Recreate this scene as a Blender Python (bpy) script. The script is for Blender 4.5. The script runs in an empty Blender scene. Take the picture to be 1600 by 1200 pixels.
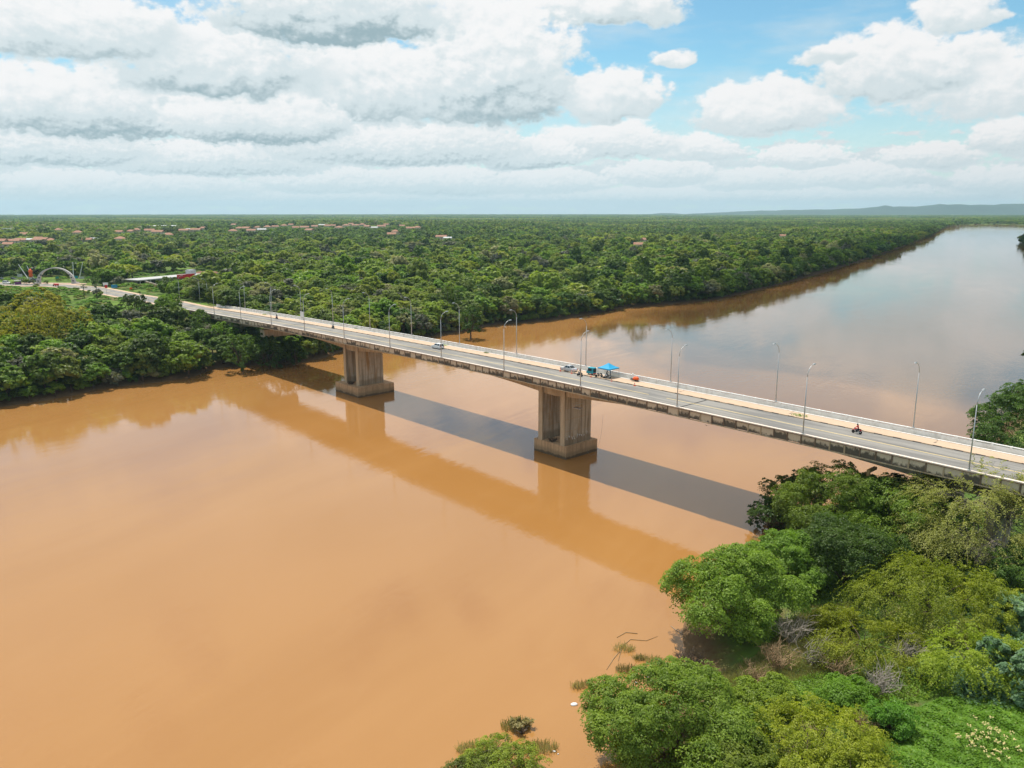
import bpy, math, random
from mathutils import Vector, Matrix
import numpy as np

scene = bpy.context.scene
R = math.radians
# ------------------------------------------------------------------ camera
F_PX, CAM_H = 1260.0, 55.0
PITCH = math.atan(270.0 / 1260.0)
cam_data = bpy.data.cameras.new('camera')
cam = bpy.data.objects.new('camera', cam_data)
scene.collection.objects.link(cam)
scene.camera = cam
cam.location = (0, 0, CAM_H)
cam.rotation_euler = (math.pi / 2 - PITCH, 0, 0)
cam_data.sensor_width = 36.0
cam_data.lens = 36.0 * F_PX / 1600.0
cam_data.clip_start = 0.5
cam_data.clip_end = 60000

# the bridge's own axes: BD along it (towards the far bank), BN across it
BANG = -0.737
BD = Vector((math.sin(BANG), math.cos(BANG), 0))
BN = Vector((math.cos(BANG), -math.sin(BANG), 0))

# ------------------------------------------------------------------ sun
to_sun = (BD * 0.38 + BN * 0.07 + Vector((0, 0, 1))).normalized()
SUN_EL = math.asin(to_sun.z)
SUN_AZ = math.atan2(to_sun.x, to_sun.y)
sd = bpy.data.lights.new('sun', 'SUN')
sd.energy = 4.3
sd.angle = R(0.55)
sd.color = (1.0, 0.95, 0.87)
so = bpy.data.objects.new('sun', sd)
scene.collection.objects.link(so)
so.rotation_euler = to_sun.to_track_quat('Z', 'Y').to_euler()
so.location = (0, 0, 300)

# ------------------------------------------------------------------ view
scene.view_settings.view_transform = 'Standard'
scene.view_settings.look = 'None'
scene.view_settings.exposure = 0.28
scene.view_settings.gamma = 1.0
scene.view_settings.use_curve_mapping = False
scene.render.engine = 'CYCLES'
cy = scene.cycles
cy.use_denoising = True
cy.denoising_input_passes = 'RGB_ALBEDO_NORMAL'
cy.denoising_prefilter = 'ACCURATE'
cy.max_bounces = 6
cy.diffuse_bounces = 2
cy.glossy_bounces = 3
cy.transmission_bounces = 3
cy.transparent_max_bounces = 20
cy.caustics_reflective = False
cy.caustics_refractive = False

# ------------------------------------------------------------------ node DSL
class S:
    """a socket (or number) with arithmetic that adds Math nodes"""
    nt = None
    def __init__(self, s): self.s = s
    @staticmethod
    def m(op, *a, clamp=False):
        n = S.nt.nodes.new('ShaderNodeMath'); n.operation = op; n.use_clamp = clamp
        for i, v in enumerate(a):
            if isinstance(v, S): S.nt.links.new(v.s, n.inputs[i])
            else: n.inputs[i].default_value = v
        return S(n.outputs[0])
    def __add__(s, o): return S.m('ADD', s, o)
    __radd__ = __add__
    def __sub__(s, o): return S.m('SUBTRACT', s, o)
    def __rsub__(s, o): return S.m('SUBTRACT', o, s)
    def __mul__(s, o): return S.m('MULTIPLY', s, o)
    __rmul__ = __mul__
    def __truediv__(s, o): return S.m('DIVIDE', s, o)
    def __rtruediv__(s, o): return S.m('DIVIDE', o, s)
    def mx(s, o): return S.m('MAXIMUM', s, o)
    def mn(s, o): return S.m('MINIMUM', s, o)
    def smx(s, o, k): return S.m('SMOOTH_MAX', s, o, k)
    def ab(s): return S.m('ABSOLUTE', s)
    def clamp(s): return S.m('ADD', s, 0.0, clamp=True)
    def pw(s, e): return S.m('POWER', s, e)

def smooth(x, a, b, lo=0.0, hi=1.0):
    n = S.nt.nodes.new('ShaderNodeMapRange'); n.interpolation_type = 'SMOOTHSTEP'
    S.nt.links.new(x.s, n.inputs[0])
    for i, v in zip((1, 2, 3, 4), (a, b, lo, hi)): n.inputs[i].default_value = v
    return S(n.outputs[0])
def comb(x, y, z=0.0):
    n = S.nt.nodes.new('ShaderNodeCombineXYZ')
    for i, v in enumerate((x, y, z)):
        if isinstance(v, S): S.nt.links.new(v.s, n.inputs[i])
        else: n.inputs[i].default_value = v
    return n.outputs[0]
def noise(vec, scale, detail=4, rough=0.5, dist=0.0, lac=2.0):
    n = S.nt.nodes.new('ShaderNodeTexNoise')
    if vec is not None: S.nt.links.new(vec, n.inputs['Vector'])
    n.inputs['Scale'].default_value = scale; n.inputs['Detail'].default_value = detail
    n.inputs['Roughness'].default_value = rough; n.inputs['Distortion'].default_value = dist
    n.inputs['Lacunarity'].default_value = lac
    return S(n.outputs[0])
def puff(vec, scale, detail=3, rough=0.5):
    n = S.nt.nodes.new('ShaderNodeTexVoronoi'); n.feature = 'F1'; n.voronoi_dimensions = '2D'
    S.nt.links.new(vec, n.inputs['Vector'])
    n.inputs['Scale'].default_value = scale; n.inputs['Detail'].default_value = detail
    n.inputs['Roughness'].default_value = rough
    try: n.normalize = True
    except Exception: pass
    return 1.0 - S(n.outputs['Distance'])
def mixc(f, a, b, mode='MIX'):
    n = S.nt.nodes.new('ShaderNodeMix'); n.data_type = 'RGBA'; n.blend_type = mode
    n.clamp_factor = True
    for idx, v in ((0, f), (6, a), (7, b)):
        if isinstance(v, S): S.nt.links.new(v.s, n.inputs[idx])
        elif isinstance(v, (int, float)): n.inputs[idx].default_value = v
        elif isinstance(v, tuple): n.inputs[idx].default_value = (*v, 1) if len(v) == 3 else v
        else: S.nt.links.new(v, n.inputs[idx])
    return n.outputs[2]

# ------------------------------------------------------------------ sky
def build_world():
    w = bpy.data.worlds.new('World'); scene.world = w; w.use_nodes = True
    nt = w.node_tree; nt.nodes.clear(); S.nt = nt
    tc = nt.nodes.new('ShaderNodeTexCoord')
    sep = nt.nodes.new('ShaderNodeSeparateXYZ'); nt.links.new(tc.outputs['Generated'], sep.inputs[0])
    dx, dy, dz = (S(o) for o in sep.outputs)
    az = S.m('ARCTAN2', dx, dy) * (180 / math.pi)       # degrees, 0 = camera's bearing
    el = S.m('ARCSINE', dz.mx(-1).mn(1)) * (180 / math.pi)

    def ae(px, py):                                      # degrees of a point in the sky
        x = (px - 800) / F_PX; y = (600 - py) / F_PX
        c, s = math.cos(PITCH), math.sin(PITCH)
        v = Vector((x, c + s * y, -s + c * y)).normalized()
        return math.degrees(math.atan2(v.x, v.y)), math.degrees(math.asin(v.z))
    # cumulus, the ones behind first: centre x, base y, half width, height above the base, strength, darkness of its base
    HEAPS = [(1150, 318, 420, 34, .8, .35), (420, 322, 520, 34, .8, .45), (1340, 292, 120, 44, .9, .35), (1180, 296, 110, 36, .9, .35),
             (1030, 288, 100, 44, .9, .4), (850, 300, 120, 40, .9, .4), (690, 304, 130, 52, 1.0, .6), (500, 300, 130, 44, 1.0, .5),
             (180, 310, 240, 50, 1.0, .4), (1570, 300, 110, 46, .9, .35), (1450, 262, 90, 44, .9, .35), (1575, 235, 75, 62, .95, .35),
             (1250, 262, 90, 38, .9, .35), (1090, 250, 90, 42, .9, .35), (940, 245, 130, 62, 1.0, .5), (820, 262, 100, 50, 1.0, .8), (330, 272, 210, 66, 1.0, .7),
             (620, 255, 230, 80, 1.0, .75), (70, 255, 190, 74, 1.0, .8),
             (1530, 180, 190, 130, .70, .2), (1195, 207, 135, 90, 1.0, .45), (1400, 150, 165, 118, 1.1, .5), (1290, 103, 50, 32, .8, .3), (1050, 103, 46, 34, .85, .25),
             (1495, 42, 80, 70, .9, .4), (950, 40, 130, 70, .95, .6), (960, 185, 95, 80, 1.0, .5),
             (760, 190, 160, 240, 1.1, .9), (540, 190, 210, 150, 1.05, .8), (150, 212, 240, 130, 1.05, 1.0), (400, 222, 170, 90, 1.0, 1.0),
             (340, 150, 190, 140, 1.05, .95), (90, 90, 230, 130, 1.0, .7), (520, 66, 210, 150, 1.05, 1.25)]
    wx = (noise(comb(az, el * 1.3, 3.1), 0.35, 2, .5) - .5) * 3.6
    wy = (noise(comb(az, el * 1.3, 9.7), 0.35, 2, .5) - .5) * 1.9

    def bumps(a, e, k):
        q = comb(a * k, e * (1.45 * k), 0.0)
        return (puff(q, .40, 3, .55) - .62) * .95 + (noise(q, 1.0, 5, .62) - .5) * .95

    near = smooth(el, 3.2, 7.5)                           # the heaps near the horizon are far off: finer puffs
    bc_, bf_ = bumps(az, el, 1.0), bumps(az, el, 2.3)
    b0 = bf_ + (bc_ - bf_) * near
    d1_ = bc_ - bumps(az - .24, el + .38, 1.0); d2_ = bf_ - bumps(az - .08, el + .13, 2.3)
    fine = (d2_ + (d1_ - d2_) * near) * .33
    aw, ew = az + wx * (near * .5 + .5), el + wy * (near * .7 + .3)
    # everywhere else: broken cumulus, in flattening rows towards the horizon
    lo = (noise(comb(aw * .42, ew * 1.5, 5.0), 1.0, 2, .5) - .5) * 3.0 + smooth(el, 2.0, 8.0, .42, -1.0)
    hi = (noise(comb(az * .10, el * .16, 8.0), 1.0, 2, .5) - .5) * 3.0 + smooth(el, 13.0, 17., -.9, .42)
    g = lo.mx(hi)
    dens = smooth(g + b0 * .8, .0, .35)
    lit = .62 - smooth(g, .2, 1.2, 0., .25)
    for cx, by, hw, hh, st, dk in HEAPS:
        a0, e0 = ae(cx, by); a1, _ = ae(cx + hw, by); _, e1 = ae(cx, by - hh)
        ra, re = a1 - a0, e1 - e0
        d1 = (aw - a0) * (1 / ra)
        de = ew - (e0 + re * .30)
        d2 = de.mx(0.0) * (1 / (re * .70)) + de.mn(0.0) * (1 / (re * .38))
        v = (1.0 - S.m('SQRT', d1 * d1 + d2 * d2)) * st * 1.15 + b0 * (.62 + .23 * min(1, re / 5))
        al = smooth(v, -.02, .27 if re < 4 else .34)
        sh = smooth(d2 + b0 * .72 - d1 * .12, -1.0, .95, .56 - .40 * dk, .94)
        dens = dens + (1.0 - dens) * al
        lit = lit + (sh - lit) * al
    lit = (lit + fine).clamp()
    veil = noise(comb(az * .5, el * 2.2, 1.0), .22, 4, .6)
    veilm = smooth(veil, .42, .75, 0.0, .42)
    hazeb = smooth(el, -1.0, 5.0, .66, 0.0)

    sky = nt.nodes.new('ShaderNodeTexSky'); sky.sky_type = 'NISHITA'; sky.sun_disc = False
    sky.sun_elevation = SUN_EL; sky.sun_rotation = SUN_AZ
    sky.altitude = 100; sky.air_density = 1.0; sky.dust_density = .15; sky.ozone_density = 1.6
    blue = mixc(1.0, sky.outputs[0], (.80, 1.12, 1.08), 'MULTIPLY')
    bg = nt.nodes.new('ShaderNodeBackground'); bg.inputs[1].default_value = 0.10
    nt.links.new(blue, bg.inputs[0])
    # sunlit water droplets: white on the sun's side, blue grey where the cloud shades itself
    c1 = mixc(smooth(lit, .12, .50), (.36, .49, .54), (.74, .83, .86))
    c2 = mixc(smooth(lit, .50, .92), c1, (1.0, 1.0, 1.0))
    c3 = mixc(hazeb, c2, (.68, .83, .88))
    bc = nt.nodes.new('ShaderNodeBackground'); bc.inputs[1].default_value = .78
    nt.links.new(c3, bc.inputs[0])
    mxs = nt.nodes.new('ShaderNodeMixShader')
    fac = (1.0 - (1.0 - dens) * (1.0 - veilm) * (1.0 - smooth(el, 0.0, 10.0, .80, 0.0))).clamp()
    nt.links.new(fac.s, mxs.inputs[0]); nt.links.new(bg.outputs[0], mxs.inputs[1]); nt.links.new(bc.outputs[0], mxs.inputs[2])
    out = nt.nodes.new('ShaderNodeOutputWorld'); nt.links.new(mxs.outputs[0], out.inputs[0])
    w.cycles.sampling_method = 'MANUAL'; w.cycles.sample_map_resolution = 256
build_world()

# ================================================================== geometry helpers
RNG = random.Random(7)
NP = np.random.default_rng(11)
OFF, HW = 122.07, 18.0            # the near edge of the deck lies OFF metres off the camera, the deck is HW wide
def rail_z(s):                    # top of the parapets along the bridge
    u = s / 100.0
    return 18.54 + 1.021 * u - .549 * u * u
def deck_z(s): return rail_z(s) - 1.1
def bp(s, o, z=0.0):              # bridge coordinates -> world
    p = BD * s + BN * (OFF + o); return Vector((p.x, p.y, z))
BROT = math.atan2(BN.y, BN.x)     # local x across the bridge, local y along it

def gp(px, py, z=0.0):            # the place at height z that is seen at this point of the photograph
    x = (px - 800) / F_PX; y = (600 - py) / F_PX
    c, s = math.cos(PITCH), math.sin(PITCH)
    v = Vector((x, c + s * y, -s + c * y)); t = (z - CAM_H) / v.z
    return Vector((v.x * t, v.y * t, z))
def dk(px, py, dz=1.1):           # (along, across) of a point on the deck
    z = 17.0
    for _ in range(25):
        p = gp(px, py, z); s = p.x * BD.x + p.y * BD.y; z = rail_z(s) - dz
    return s, p.x * BN.x + p.y * BN.y - OFF

class MB:
    """collects boxes, tubes and loose faces, builds ONE mesh object"""
    def __init__(self): self.v = []; self.f = []; self.mi = []; self.cur = 0
    def add(self, vs, fs):
        b = len(self.v); self.v.extend([tuple(x) for x in vs])
        for f in fs: self.f.append(tuple(i + b for i in f)); self.mi.append(self.cur)
        return self
    def box(self, x0, x1, y0, y1, z0, z1, taper=1.0, M=None):
        cx, cy_ = (x0 + x1) / 2, (y0 + y1) / 2
        t = taper
        vs = [(x0, y0, z0), (x1, y0, z0), (x1, y1, z0), (x0, y1, z0)] + [(cx + (x - cx) * t, cy_ + (y - cy_) * t, z1) for x, y in ((x0, y0), (x1, y0), (x1, y1), (x0, y1))]
        if M is not None: vs = [M @ Vector(v) for v in vs]
        return self.add(vs, [(3, 2, 1, 0), (4, 5, 6, 7), (0, 1, 5, 4), (1, 2, 6, 5), (2, 3, 7, 6), (3, 0, 4, 7)])
    def tube(self, pts, rad, n=6, cap=True):
        pts = [Vector(p) for p in pts]
        rs = rad if isinstance(rad, (list, tuple)) else [rad] * len(pts)
        rings = []
        for i, p in enumerate(pts):
            t = (pts[min(i + 1, len(pts) - 1)] - pts[max(i - 1, 0)])
            if t.length < 1e-6: t = Vector((0, 0, 1))
            t.normalize()
            a = t.cross(Vector((0, 0, 1)))
            if a.length < .05: a = t.cross(Vector((1, 0, 0)))
            a.normalize(); b = t.cross(a)
            rings.append([p + (a * math.cos(q) + b * math.sin(q)) * rs[i] for q in (2 * math.pi * k / n for k in range(n))])
        vs = [v for r in rings for v in r]; fs = []
        for i in range(len(pts) - 1):
            for k in range(n):
                fs.append((i * n + k, i * n + (k + 1) % n, (i + 1) * n + (k + 1) % n, (i + 1) * n + k))
        if cap: fs.append(tuple(range(n - 1, -1, -1))); fs.append(tuple((len(pts) - 1) * n + k for k in range(n)))
        return self.add(vs, fs)
    def lathe(self, prof, n=12, M=None):           # prof: (radius, z)
        vs = []
        for r, z in prof:
            for k in range(n):
                q = 2 * math.pi * k / n; vs.append(Vector((r * math.cos(q), r * math.sin(q), z)))
        if M is not None: vs = [M @ v for v in vs]
        fs = []
        for i in range(len(prof) - 1):
            for k in range(n): fs.append((i * n + k, i * n + (k + 1) % n, (i + 1) * n + (k + 1) % n, (i + 1) * n + k))
        fs.append(tuple(range(n - 1, -1, -1))); fs.append(tuple((len(prof) - 1) * n + k for k in range(n)))
        return self.add(vs, fs)
    def sweep(self, section, path):                 # section: closed (o, z) loop; path: (s, dz) stations in the bridge's frame
        n = len(section); vs = []
        for s, z in path: vs += [(o, s, z + q) for o, q in section]
        fs = []
        for i in range(len(path) - 1):
            for k in range(n): fs.append((i * n + k, (i + 1) * n + k, (i + 1) * n + (k + 1) % n, i * n + (k + 1) % n))
        fs.append(tuple(range(n))); fs.append(tuple((len(path) - 1) * n + k for k in range(n - 1, -1, -1)))
        return self.add(vs, fs)
    def mesh(self, name, mat=None, smooth=False):
        me = bpy.data.meshes.new(name); me.from_pydata(self.v, [], self.f)
        for m in (mat if isinstance(mat, (list, tuple)) else [mat]):
            if m: me.materials.append(m)
        if any(self.mi): me.polygons.foreach_set('material_index', self.mi)
        if smooth: me.polygons.foreach_set('use_smooth', [True] * len(me.polygons))
        me.update(); return me
    def build(self, name, mat, parent=None, smooth=False, **kw):
        return link(name, self.mesh(name, mat, smooth), parent, **kw)

COL = scene.collection
def link(name, me, parent=None, loc=None, rz=None, **props):
    o = bpy.data.objects.new(name, me); COL.objects.link(o)
    if parent is not None: o.parent = parent
    if loc is not None: o.location = loc
    if rz is not None: o.rotation_euler = (0, 0, rz)
    for k, v in props.items(): o[k] = v
    return o
def thing(name, label, cat, loc=(0, 0, 0), rz=0.0, group=None):
    o = bpy.data.objects.new(name, None); COL.objects.link(o)
    o.empty_display_size = .3; o.location = loc; o.rotation_euler = (0, 0, rz)
    o['label'] = label; o['category'] = cat
    if group: o['group'] = group
    return o
def tag(o, label, cat, group=None):
    o['label'] = label; o['category'] = cat
    if group: o['group'] = group
    return o
def dup(root, loc, rz=None, label=None, group=None, scale=None):
    r = root.copy(); COL.objects.link(r); r.location = loc
    if rz is not None: r.rotation_euler = (0, 0, rz)
    if scale is not None: r.scale = scale if isinstance(scale, tuple) else (scale,) * 3
    if label: r['label'] = label
    if group: r['group'] = group
    for ch in list(root.children):
        c = ch.copy(); COL.objects.link(c); c.parent = r
        for g in list(ch.children):
            q = g.copy(); COL.objects.link(q); q.parent = c
    return r

# ================================================================== materials
def new_mat(name):
    m = bpy.data.materials.new(name); m.use_nodes = True
    nt = m.node_tree; nt.nodes.clear(); S.nt = nt
    out = nt.nodes.new('ShaderNodeOutputMaterial'); p = nt.nodes.new('ShaderNodeBsdfPrincipled')
    nt.links.new(p.outputs[0], out.inputs[0])
    return m, nt, p, out
def pos(kind='Object'):
    tc = S.nt.nodes.new('ShaderNodeTexCoord'); return tc.outputs[kind]
def world_pos():
    g = S.nt.nodes.new('ShaderNodeNewGeometry'); return g.outputs['Position']
def scaled(vec, sx, sy, sz):
    n = S.nt.nodes.new('ShaderNodeVectorMath'); n.operation = 'MULTIPLY'; S.nt.links.new(vec, n.inputs[0]); n.inputs[1].default_value = (sx, sy, sz)
    return n.outputs[0]
def bump(p, h, strength, dist=.1):
    b = S.nt.nodes.new('ShaderNodeBump'); b.inputs['Strength'].default_value = strength; b.inputs['Distance'].default_value = dist
    S.nt.links.new(h.s, b.inputs['Height']); S.nt.links.new(b.outputs[0], p.inputs['Normal'])
def obj_random():
    n = S.nt.nodes.new('ShaderNodeObjectInfo'); return S(n.outputs['Random'])
def plain(name, col, rough=.6, metal=0.0, var=.10, scale=3.0, spec=.4, coat=0.0):
    m, nt, p, out = new_mat(name)
    n = noise(pos(), scale, 4, .6)
    c = mixc(n, tuple(x * (1 - var * 1.6) for x in col), tuple(min(1, x * (1 + var)) for x in col))
    nt.links.new(c, p.inputs['Base Color'])
    p.inputs['Roughness'].default_value = rough; p.inputs['Metallic'].default_value = metal
    p.inputs['Specular IOR Level'].default_value = spec; p.inputs['Coat Weight'].default_value = coat
    return m
def foliage(name, lo, hi, trans=.40, rnd=.35, nscale=.45):
    """leaves: two-sided, a little light goes through; tone differs from plant to plant and from spray to spray"""
    m, nt, p, out = new_mat(name)
    n = noise(world_pos(), nscale, 4, .72)
    t = (smooth(n, .32, .68) * .72 + obj_random() * .28)
    c = mixc(t, lo, hi)
    r = obj_random()
    h = nt.nodes.new('ShaderNodeHueSaturation'); nt.links.new(c, h.inputs['Color'])
    nt.links.new((r * rnd + (1 - rnd * .5)).s, h.inputs['Value'])
    nt.links.new((.485 + S.m('FRACT', r * 7.31) * .03).s, h.inputs['Hue'])
    nt.links.new(h.outputs[0], p.inputs['Base Color'])
    p.inputs['Roughness'].default_value = .5; p.inputs['Specular IOR Level'].default_value = .28
    tr = nt.nodes.new('ShaderNodeBsdfTranslucent')
    nt.links.new(mixc(1.0, h.outputs[0], (1.25, 1.35, .6), 'MULTIPLY'), tr.inputs[0])
    mx = nt.nodes.new('ShaderNodeMixShader'); mx.inputs[0].default_value = trans
    nt.links.new(p.outputs[0], mx.inputs[1]); nt.links.new(tr.outputs[0], mx.inputs[2]); nt.links.new(mx.outputs[0], out.inputs[0])
    return m
def concrete(name, base, stain=.5, streak=1.0, z0=None, moss=0.0):
    m, nt, p, out = new_mat(name)
    v = pos()
    big = noise(v, .22, 4, .6); fine = noise(v, 3.5, 5, .6)
    stk = noise(scaled(v, 1.6, 1.6, .10), 1.0, 5, .65)           # water runs
    c = mixc(fine, tuple(x * .72 for x in base), tuple(x * 1.12 for x in base))
    c = mixc(smooth(stk, .42, .64) * (.80 * streak), c, tuple(b * k for b, k in zip(base, (.36, .33, .30))))
    c = mixc(smooth(big, .5, .75) * stain, c, (base[0] * .55, base[1] * .50, base[2] * .45))
    if moss:
        c = mixc(smooth(noise(scaled(v, 1, 1, .14), .45, 3, .5), .60, .72) * moss, c, (.30, .16, .05))
    if z0 is not None:                                            # tide marks left by the floods
        sp = nt.nodes.new('ShaderNodeSeparateXYZ'); nt.links.new(v, sp.inputs[0]); zz = S(sp.outputs[2]) + (noise(scaled(v, .5, .5, .2), 1.0, 4, .6) - .5) * 1.6
        c = mixc(smooth(zz, z0, z0 + 1.0, .55, 0.0), c, (.20, .135, .075)); c = mixc(smooth(zz, .35, .8, .75, 0.0), c, (.075, .05, .03))
    nt.links.new(c, p.inputs['Base Color'])
    p.inputs['Roughness'].default_value = .85; p.inputs['Specular IOR Level'].default_value = .25
    bump(p, fine, .25, .03)
    return m

def mat_water():
    m, nt, p, out = new_mat('muddy_water')
    v = world_pos()
    sp = nt.nodes.new('ShaderNodeSeparateXYZ'); nt.links.new(v, sp.inputs[0]); X, Y = S(sp.outputs[0]), S(sp.outputs[1])
    fl = comb(X * .5 + Y * .866, X * .866 - Y * .5, 0.0)          # along and across the current
    slow = noise(scaled(fl, .006, .022, 1), 1.0, 4, .6, .8)
    mid = noise(scaled(fl, .03, .15, 1), 1.0, 5, .65, 1.2)
    c = mixc(smooth(slow, .3, .7), (.310, .146, .041), (.346, .170, .053))
    c = mixc(smooth(mid, .56, .80) * .30, c, (.372, .192, .066))
    nt.links.new(c, p.inputs['Base Color'])
    p.inputs['IOR'].default_value = 1.52
    p.inputs['Roughness'].default_value = .035
    w0 = noise(scaled(fl, 1.6, 2.6, 1), 1.0, 2, .5)
    w1 = noise(scaled(fl, .55, 1.0, 1), 1.0, 3, .55, .4)
    w2 = noise(scaled(fl, .10, .22, 1), 1.0, 3, .5, .6)
    calm = smooth(noise(scaled(fl, .010, .035, 1), 1.0, 4, .6, 1.0), .36, .66, .30, 1.0)
    bump(p, (w0 * .22 + w1 * .45 + w2 * .7) * calm, .10, .55)
    return m
def mat_ground():
    m, nt, p, out = new_mat('ground_cover')
    v = world_pos()
    at = nt.nodes.new('ShaderNodeAttribute'); at.attribute_name = 'shore'
    sh = S(at.outputs['Fac'])
    n1 = noise(v, .06, 5, .6); n2 = noise(v, .9, 5, .65)
    g = mixc(smooth(n1, .38, .64), (.055, .095, .018), (.125, .20, .035))
    g = mixc(smooth(n2, .50, .75) * .6, g, (.11, .105, .045))
    soil = mixc(n2, (.085, .048, .024), (.22, .14, .075))
    g = mixc(smooth(noise(v, .11, 4, .6), .52, .66) * .75, g, mixc(n2, (.10, .07, .035), (.24, .18, .085)))
    c = mixc(smooth(sh + (n2 - .5) * 5.0, 2.0, 7.0, 1.0, 0.0), g, soil)
    nt.links.new(c, p.inputs['Base Color']); p.inputs['Roughness'].default_value = .95; p.inputs['Specular IOR Level'].default_value = .1
    bump(p, n2, .6, .25)
    return m
def mat_asphalt():
    m, nt, p, out = new_mat('worn_asphalt')
    v = pos()
    n1 = noise(scaled(v, .5, .06, 1), 1.0, 4, .6); n2 = noise(v, 6.0, 4, .6); n3 = noise(v, .12, 3, .5)
    c = mixc(n2, (.205, .19, .172), (.285, .265, .24))
    c = mixc(smooth(n1, .42, .62) * .7, c, (.125, .12, .116))
    c = mixc(smooth(noise(scaled(v, 1.1, .012, 1), 1.0, 3, .6), .52, .66) * .55, c, (.105, .10, .097))
    c = mixc(smooth(noise(scaled(v, .35, .05, 1), 1.3, 2, .5), .66, .68) * .5, c, (.09, .087, .085))
    c = mixc(smooth(n3, .55, .75) * .4, c, (.28, .25, .21))
    nt.links.new(c, p.inputs['Base Color']); p.inputs['Roughness'].default_value = .85
    bump(p, n2, .2, .02)
    return m
def mat_panel():
    """parapet panels: pale cast concrete, black algae grown along the lower half"""
    m, nt, p, out = new_mat('stained_parapet')
    v = pos(); sep = nt.nodes.new('ShaderNodeSeparateXYZ'); nt.links.new(v, sep.inputs[0]); z = S(sep.outputs[2])
    r = obj_random()
    off = nt.nodes.new('ShaderNodeVectorMath'); off.operation = 'ADD'; nt.links.new(v, off.inputs[0]); nt.links.new(comb(r * 61.0, r * 37.0, r * 13.0), off.inputs[1])
    q = off.outputs[0]
    n = noise(scaled(q, 1, 1.1, .7), 1.5, 5, .7); f = noise(scaled(q, 3, 3, .5), 2.0, 4, .6)
    c = mixc(f, (.46, .38, .29), (.66, .57, .45))
    mask = smooth(n * 1.15 + (z * -.52) + (r - .5) * .62, .98, 1.26)
    c = mixc(mask * .88, c, (.045, .040, .034))
    c = mixc(smooth(f, .56, .75) * .5, c, (.20, .15, .10))
    nt.links.new(c, p.inputs['Base Color']); p.inputs['Roughness'].default_value = .9; p.inputs['Specular IOR Level'].default_value = .2
    bump(p, f, .25, .03)
    return m
def mat_sand():
    m, nt, p, out = new_mat('sandy_walkway')
    v = pos(); n = noise(scaled(v, .9, .25, 1), 1.2, 5, .6); f = noise(v, 5, 4, .6)
    c = mixc(n, (.43, .30, .205), (.57, .42, .30)); c = mixc(smooth(f, .55, .8) * .4, c, (.30, .21, .13))
    nt.links.new(c, p.inputs['Base Color']); p.inputs['Roughness'].default_value = .95
    return m
def mat_white_paint():
    m, nt, p, out = new_mat('whitewash')
    v = pos(); n = noise(scaled(v, 2, .6, .35), 1.3, 5, .65)
    c = mixc(smooth(n, .42, .75), (.84, .83, .81), (.62, .59, .55)); nt.links.new(c, p.inputs['Base Color'])
    p.inputs['Roughness'].default_value = .8
    return m

M = {}
M['water'] = mat_water(); M['ground'] = mat_ground(); M['asphalt'] = mat_asphalt(); M['panel'] = mat_panel(); M['sand'] = mat_sand(); M['white'] = mat_white_paint()
M['concrete'] = concrete('weathered_concrete', (.54, .43, .30), .4, .55)
M['pier'] = concrete('pier_concrete', (.56, .475, .37), .75, .9, 4.2, moss=.8)
M['cap'] = concrete('pile_cap_concrete', (.56, .37, .215), .45, .55, 1.0)
M['coping'] = plain('pale_coping', (.74, .63, .54), .85, var=.15, scale=1.4)
M['rib_dark'] = plain('shade_tinted_rib', (.17, .12, .085), .9, var=.3)  # dark brown paints the shade of the gaps onto these ribs
M['yellow_line'] = plain('faded_road_paint', (.60, .46, .22), .8, var=.25, scale=1.2)
M['dark_joint'] = plain('black_bitumen', (.022, .02, .019), .9)
M['kerb'] = plain('dusty_kerb', (.50, .36, .24), .9, var=.2, scale=1.5)
M['steel'] = plain('galvanised_steel', (.46, .47, .48), .45, .6, var=.12)
M['lamp_glass'] = plain('lamp_glass', (.5, .5, .5), .2)
M['dark'] = plain('black_rubber', (.018, .018, .02), .7)
M['darkgrey'] = plain('dark_grey_plastic', (.05, .05, .055), .5)
M['car_white'] = plain('white_car_paint', (.78, .78, .78), .28, var=.03, coat=.5)
M['car_silver'] = plain('silver_car_paint', (.55, .55, .56), .3, .35, var=.04, coat=.5)
M['car_dark'] = plain('dark_car_paint', (.035, .04, .05), .3, var=.05, coat=.5)
M['car_glass'] = plain('tinted_window', (.02, .025, .03), .08, spec=.8)
M['red'] = plain('red_paint', (.58, .025, .03), .4, var=.1)
M['red_cloth'] = plain('red_cloth', (.55, .03, .04), .85)
M['orange'] = plain('orange_plastic', (.85, .12, .02), .5)
M['teal'] = plain('teal_paint', (.02, .28, .36), .45)
M['blue_cloth'] = plain('blue_canopy_cloth', (.01, .30, .55), .65, var=.08)
M['dark_cloth'] = plain('dark_cloth', (.03, .033, .045), .85)
M['blue_jeans'] = plain('denim', (.05, .08, .16), .9)
M['skin'] = plain('skin', (.22, .11, .065), .6)
M['sign_blue'] = plain('blue_sign', (.02, .22, .42), .5)
M['sign_white'] = plain('white_sign', (.72, .72, .72), .5)
M['sign_green'] = plain('green_sign', (.02, .20, .13), .5)
M['plaster'] = plain('house_plaster', (.55, .46, .38), .9, var=.2)
M['roof_tile'] = plain('clay_tile_roof', (.36, .185, .120), .9, var=.30, scale=.6)
M['roof_tin'] = plain('tin_roof', (.46, .47, .48), .6, var=.2, scale=.5)
M['white_roof'] = plain('white_roof', (.44, .43, .42), .7, var=.18, scale=.3)
M['yellow_wall'] = plain('ochre_wall', (.52, .33, .14), .9, var=.2)
M['arch'] = plain('arch_render', (.52, .49, .47), .8, var=.2, scale=.8)
M['plaza'] = plain('plaza_sand', (.46, .32, .24), .95, var=.22, scale=.15)
M['bark'] = plain('bark', (.12, .085, .06), .95, var=.3, scale=2)
M['pale_bark'] = plain('pale_bark', (.30, .25, .20), .95, var=.3, scale=2)
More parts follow.
